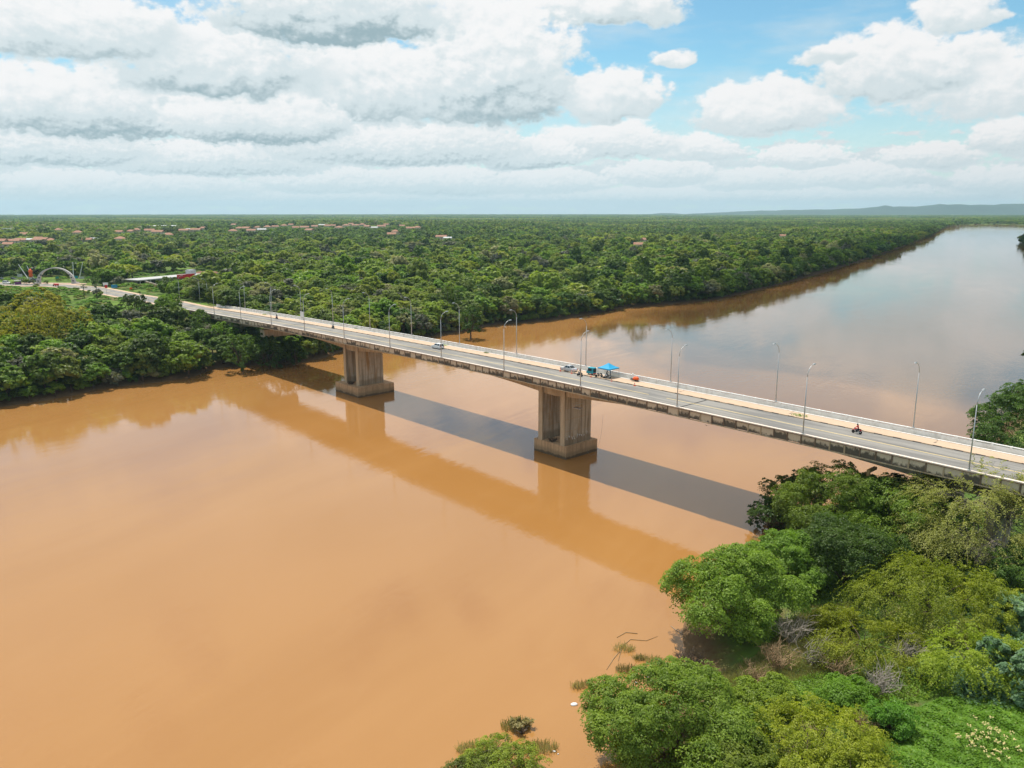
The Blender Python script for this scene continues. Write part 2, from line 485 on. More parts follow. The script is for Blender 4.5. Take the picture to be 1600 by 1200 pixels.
M['dead_twig'] = plain('dead_twigs', (.36, .31, .26), .95, var=.3, scale=2)
M['tan_twig'] = plain('tan_twigs', (.33, .22, .12), .95, var=.3, scale=2)
M['leaf_dark'] = foliage('dark_leaves', (.042, .084, .012), (.120, .188, .028))
M['leaf_mid'] = foliage('green_leaves', (.100, .172, .014), (.232, .335, .040))
M['leaf_olive'] = foliage('olive_leaves', (.122, .165, .028), (.230, .288, .062))
M['leaf_yellow'] = foliage('yellow_green_leaves', (.175, .230, .022), (.325, .375, .055))
M['leaf_gold'] = foliage('golden_leaves', (.24, .26, .016), (.44, .42, .045))
M['leaf_cream'] = foliage('pale_blossom_leaves', (.22, .22, .09), (.38, .37, .19))
M['leaf_grey'] = foliage('grey_green_leaves', (.105, .115, .075), (.185, .186, .135))
M['leaf_bright'] = foliage('bright_leaves', (.110, .230, .016), (.215, .390, .042))
M['leaf_fresh'] = foliage('fresh_leaves', (.095, .150, .014), (.290, .360, .044))
M['leaf_blue'] = foliage('blue_green_leaves', (.100, .190, .085), (.240, .360, .200))
M['leaf_feather'] = foliage('feathery_leaves', (.185, .235, .014), (.385, .425, .042), .40)
M['leaf_pale'] = foliage('pale_feathery_leaves', (.215, .240, .045), (.390, .400, .115), .38)
M['reed'] = foliage('drowned_reeds', (.20, .18, .07), (.42, .36, .17))
M['flower'] = plain('pale_yellow_flowers', (.72, .60, .26), .8)

# ================================================================== land and river
SHORE_PX = [(-900, 800), (-400, 705), (-150, 664), (0, 636), (90, 622), (160, 607), (235, 598), (300, 590), (335, 575), (400, 571), (465, 568), (505, 560), (535, 548),
            (600, 540), (670, 527), (712, 520), (770, 508), (809, 505), (866, 500), (930, 490), (970, 481), (1010, 478), (1060, 474), (1120, 468), (1200, 449), (1250, 436),
            (1320, 416), (1360, 403), (1410, 386), (1450, 370), (1478, 354), (1500, 351), (1560, 350.5), (1600, 351.5), (1640, 354), (1700, 360),
            (1625, 366), (1597, 377), (1620, 400), (1650, 450), (1640, 560), (1585, 640), (1545, 695), (1500, 735), (1420, 770), (1300, 790), (1220, 795),
            (1190, 806), (1203, 826), (1222, 838), (1195, 850), (1140, 888), (1085, 930), (1066, 985), (1072, 1030), (1075, 1058), (1055, 1085), (1035, 1112), (1015, 1160), (1005, 1220), (965, 1350)]
RIV = [gp(x, y).to_2d() for x, y in SHORE_PX] + [Vector((2, 40)), Vector((-5, 0)), Vector((-30, -120)), Vector((-300, -900)), Vector((-900, -900))]
RA = np.array([tuple(p) for p in RIV]); RB = np.roll(RA, -1, 0)
def shore_dist(x, y):                       # > 0 on land, < 0 in the river
    x = np.asarray(x, float); y = np.asarray(y, float); sh = x.shape
    x = x.ravel(); y = y.ravel()
    best = np.full(x.shape, 1e18); ins = np.zeros(x.shape, bool)
    for (ax, ay), (bx, by) in zip(RA, RB):
        dx, dy = bx - ax, by - ay
        t = np.clip(((x - ax) * dx + (y - ay) * dy) / (dx * dx + dy * dy + 1e-9), 0, 1)
        best = np.minimum(best, (x - ax - t * dx) ** 2 + (y - ay - t * dy) ** 2)
        cr = (ay > y) != (by > y)
        if cr.any(): ins ^= cr & (x < (bx - ax) * (y - ay) / (by - ay + 1e-12) + ax)
    dd = np.sqrt(best)
    return np.where(ins, -dd, dd).reshape(sh)
ABUT_L, ABUT_R = 345.0, -46.0
ROAD_L = [bp(ABUT_L - 2, 8), bp(385, 8), bp(421, 5.5), bp(481, 4), Vector((-257, 457, 0)), Vector((-300, 468, 0)), Vector((-360, 486, 0)), Vector((-480, 500, 0)), Vector((-700, 520, 0))]
ROAD_LZ = [deck_z(ABUT_L - 2), 14.4, 14.2, 14.0, 14.0, 14.0, 14.0, 14.0, 13.5]
ROAD_R = [bp(ABUT_R + 2, 8), bp(-120, 8), bp(-300, 8)]
ROAD_RZ = [deck_z(ABUT_R + 2), 16.5, 14.5]
def road_near(x, y):
    best = np.full(np.shape(x), 1e18); zz = np.zeros(np.shape(x))
    for P, Z in ((ROAD_L, ROAD_LZ), (ROAD_R, ROAD_RZ)):
        for i in range(len(P) - 1):
            ax, ay, bx, by = P[i].x, P[i].y, P[i + 1].x, P[i + 1].y
            dx, dy = bx - ax, by - ay
            t = np.clip(((x - ax) * dx + (y - ay) * dy) / (dx * dx + dy * dy), 0, 1)
            d2 = (x - ax - t * dx) ** 2 + (y - ay - t * dy) ** 2
            k = d2 < best
            best = np.where(k, d2, best); zz = np.where(k, Z[i] + (Z[i + 1] - Z[i]) * t, zz)
    return np.sqrt(best), zz
PLZ = (-272, 462)                            # middle of the paved square by the arch
def sstep(t): t = np.clip(t, 0, 1); return t * t * (3 - 2 * t)
def ground_z(x, y, sd_=None):
    x = np.asarray(x, float); y = np.asarray(y, float)
    d = shore_dist(x, y) if sd_ is None else sd_
    r = np.hypot(x, y)
    rd, rz = road_near(x, y)
    left = np.exp(-(np.hypot(x + 235, y - 430) / 190) ** 2)
    plat = 6.5 + 6.0 * left
    bumpy = np.sin(x * .021 + 1.3) * np.cos(y * .017) * .9 + np.sin(x * .083) * np.sin(y * .071 + 2) * .35
    land = 1.1 * (1 - np.exp(-d / 1.5)) + plat * (1 - np.exp(-d / 42)) + bumpy * (1 - np.exp(-d / 30))
    land = land + 0.010 * np.clip(r - 1500, 0, 1e9) ** .5
    land = land + 9.0 * sstep((r - 1150) / 350) * sstep((3300 - r) / 900) * sstep((250 - x) / 300)
    w = sstep((30 - rd) / 20) * (d > 0)
    wl = sstep((75 - np.hypot(x - PLZ[0], y - PLZ[1])) / 40) * (d > 0)
    land = land * (1 - wl) + 13.85 * wl
    land = land * (1 - w) + (rz - .12) * w
    z = np.where(d > 0, land, -np.clip(-d * .35, 0, 3.0) - .02)
    return z - r * r / (2 * 6.371e6)
def gz(x, y): return float(ground_z(np.array([x]), np.array([y]))[0])

def build_ground():
    # polar sheet round the camera: fine near by and ahead, coarse behind
    th = np.concatenate([np.arange(-48, 48, .3), np.arange(48, 312.01, 6)])
    th = np.radians(th[:-1] if abs(th[-1] - 312) < 1e-6 else th)
    rr = np.concatenate([np.arange(4, 150, 2.2), np.geomspace(150, 14000, 190)])
    T, Rr = np.meshgrid(th, rr); X = Rr * np.sin(T); Y = Rr * np.cos(T)
    d = shore_dist(X, Y); Z = ground_z(X, Y, d)
    nt_, nr = len(th), len(rr)
    V = np.stack([X, Y, Z], -1).reshape(-1, 3)
    V = np.vstack([V, [[0, 0, float(Z[0].mean())]]])
    idx = np.arange(nt_ * nr).reshape(nr, nt_)
    a = idx[:-1]; b = np.roll(idx, -1, 1)[:-1]; c = np.roll(idx, -1, 1)[1:]; e = idx[1:]
    F = np.stack([a, e, c, b], -1).reshape(-1, 4)
    me = bpy.data.meshes.new('ground')
    fan = [(len(V) - 1, int(idx[0, k]), int(idx[0, (k + 1) % nt_])) for k in range(nt_)]
    me.from_pydata(V.tolist(), [], F.tolist() + fan)
    at = me.attributes.new('shore', 'FLOAT', 'POINT'); at.data.foreach_set('value', np.append(d.ravel(), 5.0).astype(np.float32))
    me.polygons.foreach_set('use_smooth', [True] * len(me.polygons))
    me.materials.append(M['ground'])
    link('ground', me, kind='structure')
build_ground()
mb = MB(); mb.add([(-4000, -1500, 0), (4200, -1500, 0), (4200, 4200, 0), (-4000, 4200, 0)], [(0, 1, 2, 3)])
mb.build('river', M['water'], kind='structure')

def strip(name, pts, zs, width, mat, off=0.0, lift=0.0, step=4.0, **kw):
    vs, acc = [], []
    for i in range(len(pts) - 1):
        L = (pts[i + 1] - pts[i]).length; n = max(1, int(L / step))
        for k in range(n + (i == len(pts) - 2)):
            t = k / n; acc.append((pts[i].lerp(pts[i + 1], t), zs[i] + (zs[i + 1] - zs[i]) * t))
    for i, (p, z) in enumerate(acc):
        a = acc[max(0, i - 2)][0]; b = acc[min(len(acc) - 1, i + 2)][0]; t = (b - a); t.z = 0; t.normalize(); nrm = Vector((t.y, -t.x, 0))
        cz = z - (p.x ** 2 + p.y ** 2) / (2 * 6.371e6)
        for q in (off - width / 2, off + width / 2): vs.append((p.x + nrm.x * q, p.y + nrm.y * q, cz + lift))
    mb = MB(); mb.add(vs, [(2 * i, 2 * i + 1, 2 * i + 3, 2 * i + 2) for i in range(len(acc) - 1)])
    return mb.build(name, mat, **kw)
strip('road', ROAD_L, ROAD_LZ, 10.6, M['asphalt'], lift=.02, kind='structure')
strip('road', ROAD_R, ROAD_RZ, 10.6, M['asphalt'], lift=.02, kind='structure')
strip('road_marking', ROAD_L, ROAD_LZ, .28, M['yellow_line'], lift=.045, kind='structure')
strip('pavement', ROAD_L, ROAD_LZ, 2.4, M['sand'], off=6.6, lift=.03, kind='structure')
strip('pavement', ROAD_L, ROAD_LZ, 2.0, M['sand'], off=-6.4, lift=.03, kind='structure')
mb = MB()
pl_pts = []
for k in range(28):
    q = 2 * math.pi * k / 28; pl_pts.append((PLZ[0] + (38 + 5 * math.sin(3 * q)) * math.cos(q) - 14, PLZ[1] + (15 + 2 * math.cos(2 * q)) * math.sin(q) + 2, 0))
mb.add([(x, y, 13.90 - (x * x + y * y) / (2 * 6.371e6)) for x, y, _ in pl_pts], [tuple(range(28))])
mb.build('paved_square', M['plaza'], kind='structure')

# far hills along the horizon
def build_hills():
    prof = [(960, 338), (1005, 335), (1030, 333.0), (1050, 332.6), (1065, 334.4), (1120, 332), (1180, 329.4), (1250, 327.5), (1330, 326.5), (1372, 323.6), (1384, 320.8), (1396, 323.6), (1440, 322.4), (1470, 319.6), (1500, 319.0), (1540, 320.6), (1600, 319), (1700, 320), (1850, 322), (2100, 327), (2400, 331)]
    m = plain('wooded_hills', (.05, .075, .04), .95, var=.4, scale=.002)
    D = 11500.0; mb = MB(); cols = []
    xs = np.linspace(960, 2400, 120); ys = np.interp(xs, [p[0] for p in prof], [p[1] for p in prof])
    ns = NP.normal(0, 1, 120) * .12
    for x, y, e in zip(xs, ys, ns):
        th = math.atan2((x - 800) / F_PX, math.cos(PITCH) + math.sin(PITCH) * (600 - y) / F_PX)
        h = (330.0 - y) / F_PX * D + 55
        col = []
        for k, (dr, fh) in enumerate(((-900, 0), (-500, .45), (-200, .85), (0, 1), (300, .8), (900, 0))):
            r = (D + dr) / math.cos(th) if abs(th) < 1.2 else D
            col.append((r * math.sin(th), r * math.cos(th), -14 + (h + 14) * fh * (1 + e * .3 * (0 < k < 5))))
        cols.append(col)
    vs = [v for c in cols for v in c]; n = 6
    mb.add(vs, [(i * n + k, (i + 1) * n + k, (i + 1) * n + k + 1, i * n + k + 1) for i in range(len(cols) - 1) for k in range(n - 1)])
    mb.build('hills', m, smooth=True, kind='structure')
build_hills()

# one of the fair weather clouds of this sky stands over the far reach and keeps the sun off it
def cloud_over_river(h=820.0):
    m, nt, p, out = new_mat('cloud_white'); p.inputs['Base Color'].default_value = (.9, .9, .9, 1); p.inputs['Roughness'].default_value = 1; p.inputs['Specular IOR Level'].default_value = 0
    tr = nt.nodes.new('ShaderNodeBsdfTranslucent'); tr.inputs[0].default_value = (.95, .95, .95, 1); mx = nt.nodes.new('ShaderNodeMixShader'); mx.inputs[0].default_value = .6
    nt.links.new(p.outputs[0], mx.inputs[1]); nt.links.new(tr.outputs[0], mx.inputs[2])
    tp = nt.nodes.new('ShaderNodeBsdfTransparent'); m2 = nt.nodes.new('ShaderNodeMixShader'); m2.inputs[0].default_value = .81; nt.links.new(mx.outputs[0], m2.inputs[1]); nt.links.new(tp.outputs[0], m2.inputs[2]); nt.links.new(m2.outputs[0], out.inputs[0])
    poly = [(-14, 330), (-8, 222), (220, 200), (420, 232), (680, 520), (1200, 1400), (1750, 2300), (1250, 2400), (640, 1420), (300, 900), (120, 560)]
    sx, sy = -to_sun.x / to_sun.z, -to_sun.y / to_sun.z; rg = random.Random(17); mb = MB(); n = 0
    A = np.array(poly, float)
    while n < 300:
        x, y = rg.uniform(0, 1800), rg.uniform(250, 2400); ins = False
        for i in range(len(A)):
            (ax, ay), (bx, by) = A[i], A[(i + 1) % len(A)]
            if (ay > y) != (by > y) and x < (bx - ax) * (y - ay) / (by - ay) + ax: ins = not ins
        if not ins: continue
        ed = min(max(0.0, abs((bx_ - ax_) * (ay_ - y) - (ax_ - x) * (by_ - ay_)) / math.hypot(bx_ - ax_, by_ - ay_)) for (ax_, ay_), (bx_, by_) in zip(A, np.roll(A, -1, 0)))
        r = min(150, max(26, ed * 1.05)) * rg.uniform(.85, 1.1); hz_ = r * rg.uniform(.45, .8); cx, cy_ = x - sx * h, y - sy * h
        prof = [(r * .55, 0)] + [(r * math.sin(q) * (1 + rg.uniform(-.06, .06)), hz_ * (.5 - .5 * math.cos(q) + .04)) for q in (.9, 1.3, 1.7, 2.1, 2.5, 2.9)]
        mb.lathe(prof, 14, Matrix.Translation((cx, cy_, h + rg.uniform(0, 25)))); n += 1
    mb.build('cloud', m, smooth=True, kind='structure')
cloud_over_river()

# ================================================================== the bridge
bridge = thing('road_bridge', 'long concrete road bridge with stained parapets crossing the muddy river on slab piers', 'bridge', BN * OFF, BROT)
def stations(a, b, n): return [a + (b - a) * k / n for k in range(n + 1)]
PIERS = [39.0, 126.2, 213.0, 300.0]
def girder_depth(s):
    if s < PIERS[0]: t = min(1, (PIERS[0] - s) / 43)
    elif s > PIERS[-1]: t = min(1, (s - PIERS[-1]) / 43)
    else:
        for a, b in zip(PIERS, PIERS[1:]):
            if a <= s <= b: t = 1 - abs((s - a) / (b - a) * 2 - 1)
    return 1.75 + 2.15 * (1 - t) ** 2
def build_bridge():
    st = stations(ABUT_R, ABUT_L, 130)
    up = [(s, deck_z(s)) for s in st]
    # slab with thinner wings
    MB().sweep([(.16, -.02), (HW - .05, -.02), (HW - .05, -.30), (13.6, -.62), (4.6, -.62), (.16, -.42)], up).build('deck_slab', M['concrete'], bridge)
    gb = MB(); n = 4; vs = []
    for s in st:
        b = deck_z(s) - girder_depth(s); t = deck_z(s) - .615
        vs += [(4.75, s, t), (13.4, s, t), (13.2, s, b), (4.95, s, b)]
    fs = [(i * n + k, (i + 1) * n + k, (i + 1) * n + (k + 1) % n, i * n + (k + 1) % n) for i in range(len(st) - 1) for k in range(n)]
    gb.add(vs, fs + [(0, 1, 2, 3), tuple((len(st) - 1) * n + k for k in (3, 2, 1, 0))]); gb.build('girder', M['concrete'], bridge)
    # road surface, walkway, kerbs (each a sheet above the one below)
    MB().sweep([(1.0, .0), (13.0, .0), (13.0, -.015), (1.0, -.015)], up).build('roadway', M['asphalt'], bridge)
    MB().sweep([(13.35, .10), (16.75, .10), (16.75, -.015), (13.35, -.015)], up).build('walkway', M['sand'], bridge)
    MB().sweep([(16.75, .20), (17.02, .20), (17.02, -.015), (16.75, -.015)], up).build('walkway_kerb', M['white'], bridge)
    MB().sweep([(17.02, .06), (17.7, .06), (17.7, -.015), (17.02, -.015)], up).build('verge', M['concrete'], bridge)
    MB().sweep([(.46, .16), (1.0, .16), (1.0, -.015), (.46, -.015)], up).build('kerb', M['coping'], bridge)
    for a, b in ((ABUT_R, 97.0), (101.5, ABUT_L)):
        MB().sweep([(8.15, .010), (8.42, .010), (8.42, .004), (8.15, .004)], [(s, deck_z(s)) for s in stations(a, b, 60)]).build('centre_line', M['yellow_line'], bridge)
    MB().sweep([(1.0, .008), (12.9, .008), (12.9, .003), (1.0, .003)], [(s, deck_z(s)) for s in (90.3, 90.65)]).build('expansion_joint', M['dark_joint'], bridge)
    MB().sweep([(1.0, .008), (12.9, .008), (12.9, .003), (1.0, .003)], [(s, deck_z(s)) for s in (256.6, 256.95)]).build('expansion_joint', M['dark_joint'], bridge)
    # kerb of the walkway: blocks with dark drain mouths between
    s = ABUT_R + .5; blk = MB().box(0, .33, 0, 1.82, 0, .17, .97).mesh('kerb_block', M['kerb']); slot = MB().box(0.02, .30, 0, 1.36, 0, .055).mesh('drain_mouth', M['dark_joint'])
    k = 0
    while s < 330:
        link('kerb_block', blk, bridge, (13.0, s, deck_z(s) - .01)); link('drain_mouth', slot, bridge, (13.0, s + 1.83, deck_z(s + 1.83) - .01)); s += 3.2; k += 1
    # near parapet: panels between ribs under a coping
    pan = [MB().box(.02, .24, -1.14, 1.14, -1.62 - j, -.16).mesh('parapet_panel', M['panel']) for j in (0, .05, .09, .03)]
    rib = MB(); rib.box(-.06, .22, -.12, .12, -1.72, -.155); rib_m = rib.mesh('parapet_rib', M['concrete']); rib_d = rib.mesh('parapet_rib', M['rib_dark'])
    s = ABUT_R + 1.3; i = 0; jit = random.Random(3)
    while s < ABUT_L - 1:
        sl = (rail_z(s + 1) - rail_z(s - 1)) / 2
        o = link('parapet_panel', pan[i % 4], bridge, (jit.uniform(-.015, .015), s, rail_z(s))); o.rotation_euler = (math.atan(sl), 0, 0)
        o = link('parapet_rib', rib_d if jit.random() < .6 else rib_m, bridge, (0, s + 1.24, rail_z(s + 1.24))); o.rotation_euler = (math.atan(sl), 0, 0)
        s += 2.48; i += 1
    MB().sweep([(-.10, .0), (.42, .0), (.42, -.15), (-.10, -.15)], [(s, rail_z(s)) for s in st]).build('coping', M['coping'], bridge)
    MB().sweep([(-.13, .0), (.02, .0), (.02, -.16), (-.13, -.16)], [(s, rail_z(s) - 1.70) for s in st]).build('drip_edge', M['concrete'], bridge)
    MB().sweep([(.24, .0), (.46, .0), (.46, -1.13), (.24, -1.13)], [(s, rail_z(s) - .15) for s in st]).build('parapet_wall', M['concrete'], bridge)
    MB().tube([(-.16, s, rail_z(s) - .24) for s in st], .05, 5).build('handrail', plain('rusty_rail', (.10, .055, .035), .8), bridge)
    # far barrier: low white wall, posts, top rail
    MB().sweep([(17.72, .84), (17.94, .84), (17.96, -.02), (17.70, -.02)], [(s, deck_z(s)) for s in st]).build('barrier_wall', M['white'], bridge)
    MB().sweep([(17.70, .0), (17.98, .0), (17.98, -.14), (17.70, -.14)], [(s, rail_z(s)) for s in st]).build('barrier_rail', M['white'], bridge)
    post = MB().box(17.68, 18.0, -.16, .16, -.40, .02).mesh('barrier_post', M['white'])
    s = ABUT_R + 1.0
    while s < ABUT_L:
        link('barrier_post', post, bridge, (0, s, rail_z(s))); s += 2.66
    # piers: two slab columns on a pile cap
    for i, (pc, cap, top) in enumerate(((PIERS[1], (121.2, 131.6, 4.4, 14.9), 2.95), (PIERS[2], (206.3, 219.6, 2.7, 15.6), 2.9), (PIERS[0], (34, 45, 4, 15), 3.0))):
        pr = MB(); c = (cap[0] + cap[1]) / 2
        for ds in (-3.55, 3.55):
            zt = deck_z(pc + ds) - girder_depth(pc + ds) + .05
            pr.box(4.7, 13.45, pc + ds - .62, pc + ds + .62, top - .5, zt)
        p = pr.build('pier', M['pier'], bridge)
        for k_, ds in enumerate((-3.55, 3.55)):                      # pilasters running on up the girder
            g = MB(); zt = deck_z(pc + ds) - .63
            g.box(4.55, 4.78, pc + ds - .66, pc + ds + .66, top - .3, zt); g.build('pilaster', M['concrete'], p)
        for zz in (6.2, 9.0, 11.6):                                   # casting joints
            for ds in (-3.55, 3.55):
                MB().box(4.68, 13.47, pc + ds - .64, pc + ds + .64, zz, zz + .06).build('casting_joint', M['cap'], p)
        cm = MB(); cm.box(cap[2], cap[3], cap[0], cap[1], -3, top); cm.build('pile_cap', M['cap'], bridge)
    # abutments
    for s0, s1 in ((ABUT_L - 3, ABUT_L), (ABUT_R, ABUT_R + 3)):
        b = MB(); b.box(.3, HW - .3, s0 + .02, s1 - .02, 2, deck_z((s0 + s1) / 2) - .64); b.build('abutment', M['concrete'], bridge)
    # bank-side cross beam of the left pier
    MB().box(3.0, 14.6, 268, 271.5, 11.2, 13.9).build('cross_beam', M['concrete'], bridge)
build_bridge()

# painted scrawl low on the slab that faces the near bank
def scrawl():
    rg = random.Random(12); m = MB(); s = PIERS[1] - 3.55 - .635
    for k in range(9):
        o = 5.6 + k * .82; z = 4.1 + .22 * math.sin(k * 1.7); pts = []
        for q in range(5): pts.append((o + rg.uniform(-.32, .32), s, z + rg.uniform(0, .95)))
        m.tube(pts, .055, 4)
    m.build('painted_scrawl', M['sign_white'], bridge)
scrawl()
def to_world(o, s, z): p = bp(s, o, z); return p
# ------------------------------------------------------------------ street lamps
def lamp_proto():
    t = thing('street_lamp', '', 'street lamp')
    MB().tube([(0, 0, 0), (0, 0, 4.5), (0, 0, 9.6)], [.115, .09, .06], 8).build('pole', M['steel'], t, True)
    pts = [(1.9 * math.sin(a) * .95, 0, 9.6 + 1.75 * math.sin(a * .86) * .98) for a in (0, .25, .5, .8, 1.1, 1.4)]
    pts = [(0, 0, 9.55), (.10, 0, 10.15), (.34, 0, 10.65), (.72, 0, 11.05), (1.2, 0, 11.32), (1.75, 0, 11.48)]
    MB().tube(pts, [.06, .056, .052, .046, .042, .038], 7).build('arm', M['steel'], t, True)
    h = MB(); h.box(1.6, 2.35, -.15, .15, 11.42, 11.58, .75); hd = h.build('lamp_head', M['steel'], t)
    MB().box(1.72, 2.28, -.11, .11, 11.39, 11.422).build('lamp_glass', M['lamp_glass'], hd)
    MB().lathe([(.26, -.05), (.26, .05), (.15, .09), (.15, .35)], 8).build('base_plate', M['steel'], t)
    return t
lp = lamp_proto()
ordn = ['first', 'second', 'third', 'fourth', 'fifth', 'sixth', 'seventh', 'eighth', 'ninth', 'tenth', 'eleventh', 'twelfth', 'thirteenth', 'fourteenth']
near_s = [37.6, 63.0, 88.4, 113.2, 137.4, 161.3, 184.5, 208.6, 232.8, 256, 280.2, 304]
far_s = [52.4, 78.2, 103.2, 128.0, 152.4, 176.1, 199.3, 222.4, 245.8, 268.5, 292, 316]
first = True
for row, ss, o, rz, gname in (('near', near_s, .12, BROT, 'lamps along the near parapet'), ('far', far_s, 17.83, BROT + math.pi, 'lamps along the far barrier')):
    for i, s in enumerate(ss):
        p = bp(s, o, rail_z(s) + .02)
        lab = f'{ordn[i]} grey curved street lamp from the right on the ' + ('stained near parapet' if row == 'near' else 'white far barrier') + ' of the bridge'
        if first: lp.location = p; lp.rotation_euler = (0, 0, rz); lp['label'] = lab; lp['group'] = gname; first = False
        else: dup(lp, p, rz, lab, gname)
# lamps beyond the bridge's left end, by the road
for i, (px, py) in enumerate(((281, 470), (313, 474), (325, 471))):
    q = gp(px, py, 14.2); dup(lp, (q.x, q.y, gz(q.x, q.y)), BROT + (math.pi if i else 0), f'{ordn[i]} grey lamp counting from the left on the road past the bridge end', 'lamps on the approach road')

# ================================================================== vehicles and people
def car_body(L, W, H, hood, trunk, sedan=True):
    """side profile swept across the width, cabin narrower at the roof"""
    h0 = .30; belt = H * .60
    lower = [(-L / 2, h0 + .12), (-L / 2 + .06, belt * .72), (-L / 2 + .25, belt * .90), (-L / 2 + hood, belt), (L / 2 - trunk, belt + .02), (L / 2 - .12, belt * (.97 if sedan else 1.0)), (L / 2, belt * .70), (L / 2 - .05, h0), (L / 2 - .35, h0 - .06), (-L / 2 + .35, h0 - .06)]
    mb = MB(); n = len(lower); ws = (-W / 2, -W / 2 + .09, W / 2 - .09, W / 2); vs = []
    for j, w in enumerate(ws):
        k = .95 if j in (0, 3) else 1.0
        vs += [(x * (1 if k == 1 else .985), w, .24 + (z - .24) * (k if z > .5 else 1)) for x, z in lower]
    fs = [(j * n + i, j * n + (i + 1) % n, (j + 1) * n + (i + 1) % n, (j + 1) * n + i) for j in range(3) for i in range(n)]
    fs += [tuple(range(n - 1, -1, -1)), tuple(3 * n + i for i in range(n))]
    mb.add(vs, fs)
    a0, a1 = -L / 2 + hood - .05, L / 2 - trunk + (.05 if sedan else .30)
    b0, b1 = a0 + .75, a1 - (.75 if sedan else .30)
    w0, w1 = W / 2 - .10, W / 2 - .27
    return mb, (a0, a1, b0, b1, w0, w1, belt, H)
def make_car(name, label, paint, L=4.4, W=1.74, H=1.46, hood=1.25, trunk=.95, sedan=True, group=None):
    t = thing(name, label, 'car', group=group)
    mb, (a0, a1, b0, b1, w0, w1, belt, H) = car_body(L, W, H, hood, trunk, sedan)
    mb.build('body', paint, t)
    g = MB()                                                # glasshouse
    vs = [(a0, -w0, belt - .03), (a1, -w0, belt - .03), (a1, w0, belt - .03), (a0, w0, belt - .03), (b0, -w1, H - .05), (b1, -w1, H - .05), (b1, w1, H - .05), (b0, w1, H - .05)]
    g.add(vs, [(4, 5, 6, 7), (0, 1, 5, 4), (1, 2, 6, 5), (2, 3, 7, 6), (3, 0, 4, 7)]); g.build('window', M['car_glass'], t)
    r = MB(); r.box(b0 - .05, b1 + .05, -w1 - .02, w1 + .02, H - .055, H, .94); r.build('roof', paint, t)
    pm = MB()
    for sy in (-1, 1):
        for (xa, xb) in ((a0, b0), (a1, b1), ((a0 + a1) / 2 + .05, (b0 + b1) / 2 + .05)):
            pm.tube([(xa, sy * (w0 + .01), belt - .02), (xb, sy * (w1 + .01), H - .03)], .05, 4)
    pm.build('pillars', paint, t)
    for sx in (-L / 2 + .82, L / 2 - .80):
        for sy in (-1, 1):
            Mx = Matrix.Translation((sx, sy * (W / 2 - .11), .31)) @ Matrix.Rotation(math.pi / 2, 4, 'X')
            w = MB(); w.lathe([(.22, -.11), (.31, -.10), (.31, .10), (.22, .11)], 12, Mx); wh = w.build('wheel', M['dark'], t)
            q = MB(); q.lathe([(.02, -.118), (.2, -.114), (.2, .114), (.02, .118)], 10, Mx); q.build('rim', M['steel'], wh)
    for sy in (-1, 1):
        h = MB(); h.box(-L / 2 - .01, -L / 2 + .2, sy * (W / 2 - .33) - .17, sy * (W / 2 - .33) + .17, belt * .70, belt * .86); h.build('headlight', M['lamp_glass'], t)
        h = MB(); h.box(L / 2 - .16, L / 2 + .015, sy * (W / 2 - .22) - .14, sy * (W / 2 - .22) + .14, belt * .74, belt * .92); h.build('tail_light', M['red'], t)
        h = MB(); h.box(a0 + .30, a0 + .45, sy * (W / 2 + .05) - .09, sy * (W / 2 + .05) + .09, belt, belt + .14); h.build('wing_mirror', paint, t)
    return t
def on_deck(o, px, py, toward=1, dz=1.1):
    s, q = dk(px, py, dz); place_deck(o, s, q, toward)
def place_deck(o, s, q, toward=1, extra=0.0, lift=.02):
    o.location = bp(s, q, deck_z(s) + lift); o.rotation_euler = (0, 0, BROT + (math.pi / 2 if toward < 0 else -math.pi / 2) + extra)
# a car's nose points along its local -x; toward=1: heading for the far (left) bank

def make_motorbike(name, label, paint, group=None):
    t = thing(name, label, 'motorcycle', group=group)
    for x in (-.62, .62):
        Mx = Matrix.Translation((x, 0, .29)) @ Matrix.Rotation(math.pi / 2, 4, 'X')
        w = MB(); w.lathe([(.17, -.05), (.29, -.04), (.29, .04), (.17, .05)], 14, Mx); wh = w.build('wheel', M['dark'], t)
        q = MB(); q.lathe([(.02, -.05), (.16, -.03), (.16, .03), (.02, .05)], 8, Mx); q.build('rim', M['steel'], wh)
    MB().tube([(-.62, 0, .29), (-.45, 0, .72), (-.38, 0, .98)], .045, 6).build('fork', M['steel'], t)
    MB().tube([(-.40, 0, .75), (-.1, 0, .52), (.25, 0, .50), (.62, 0, .30)], [.06, .09, .09, .05], 6).build('frame', M['darkgrey'], t)
    MB().box(-.22, .12, -.14, .14, .22, .52, .9).build('engine', M['darkgrey'], t)
    MB().tube([(-.38, 0, .80), (-.20, 0, .84), (.05, 0, .76)], [.10, .16, .12], 8).build('fuel_tank', paint, t, True)
    MB().tube([(.02, 0, .76), (.35, 0, .78), (.72, 0, .82)], [.11, .13, .08], 8).build('seat', M['dark'], t, True)
    MB().tube([(-.30, -.34, 1.02), (-.40, 0, .98), (-.30, .34, 1.02)], .022, 5).build('handlebar', M['steel'], t)
    MB().lathe([(.05, -.06), (.11, 0), (.10, .05)], 8, Matrix.Translation((-.50, 0, .88)) @ Matrix.Rotation(-math.pi / 2, 4, 'Y')).build('headlight', M['lamp_glass'], t)
    MB().box(.48, .80, -.08, .08, .58, .72, .8).build('rear_fairing', paint, t)
    MB().box(-.86, -.42, -.06, .06, .57, .62, .8).build('mudguard', paint, t)
    MB().tube([(-.02, -.16, .30), (.35, -.18, .30), (.72, -.18, .38)], [.035, .04, .05], 6).build('exhaust', M['steel'], t)
    return t

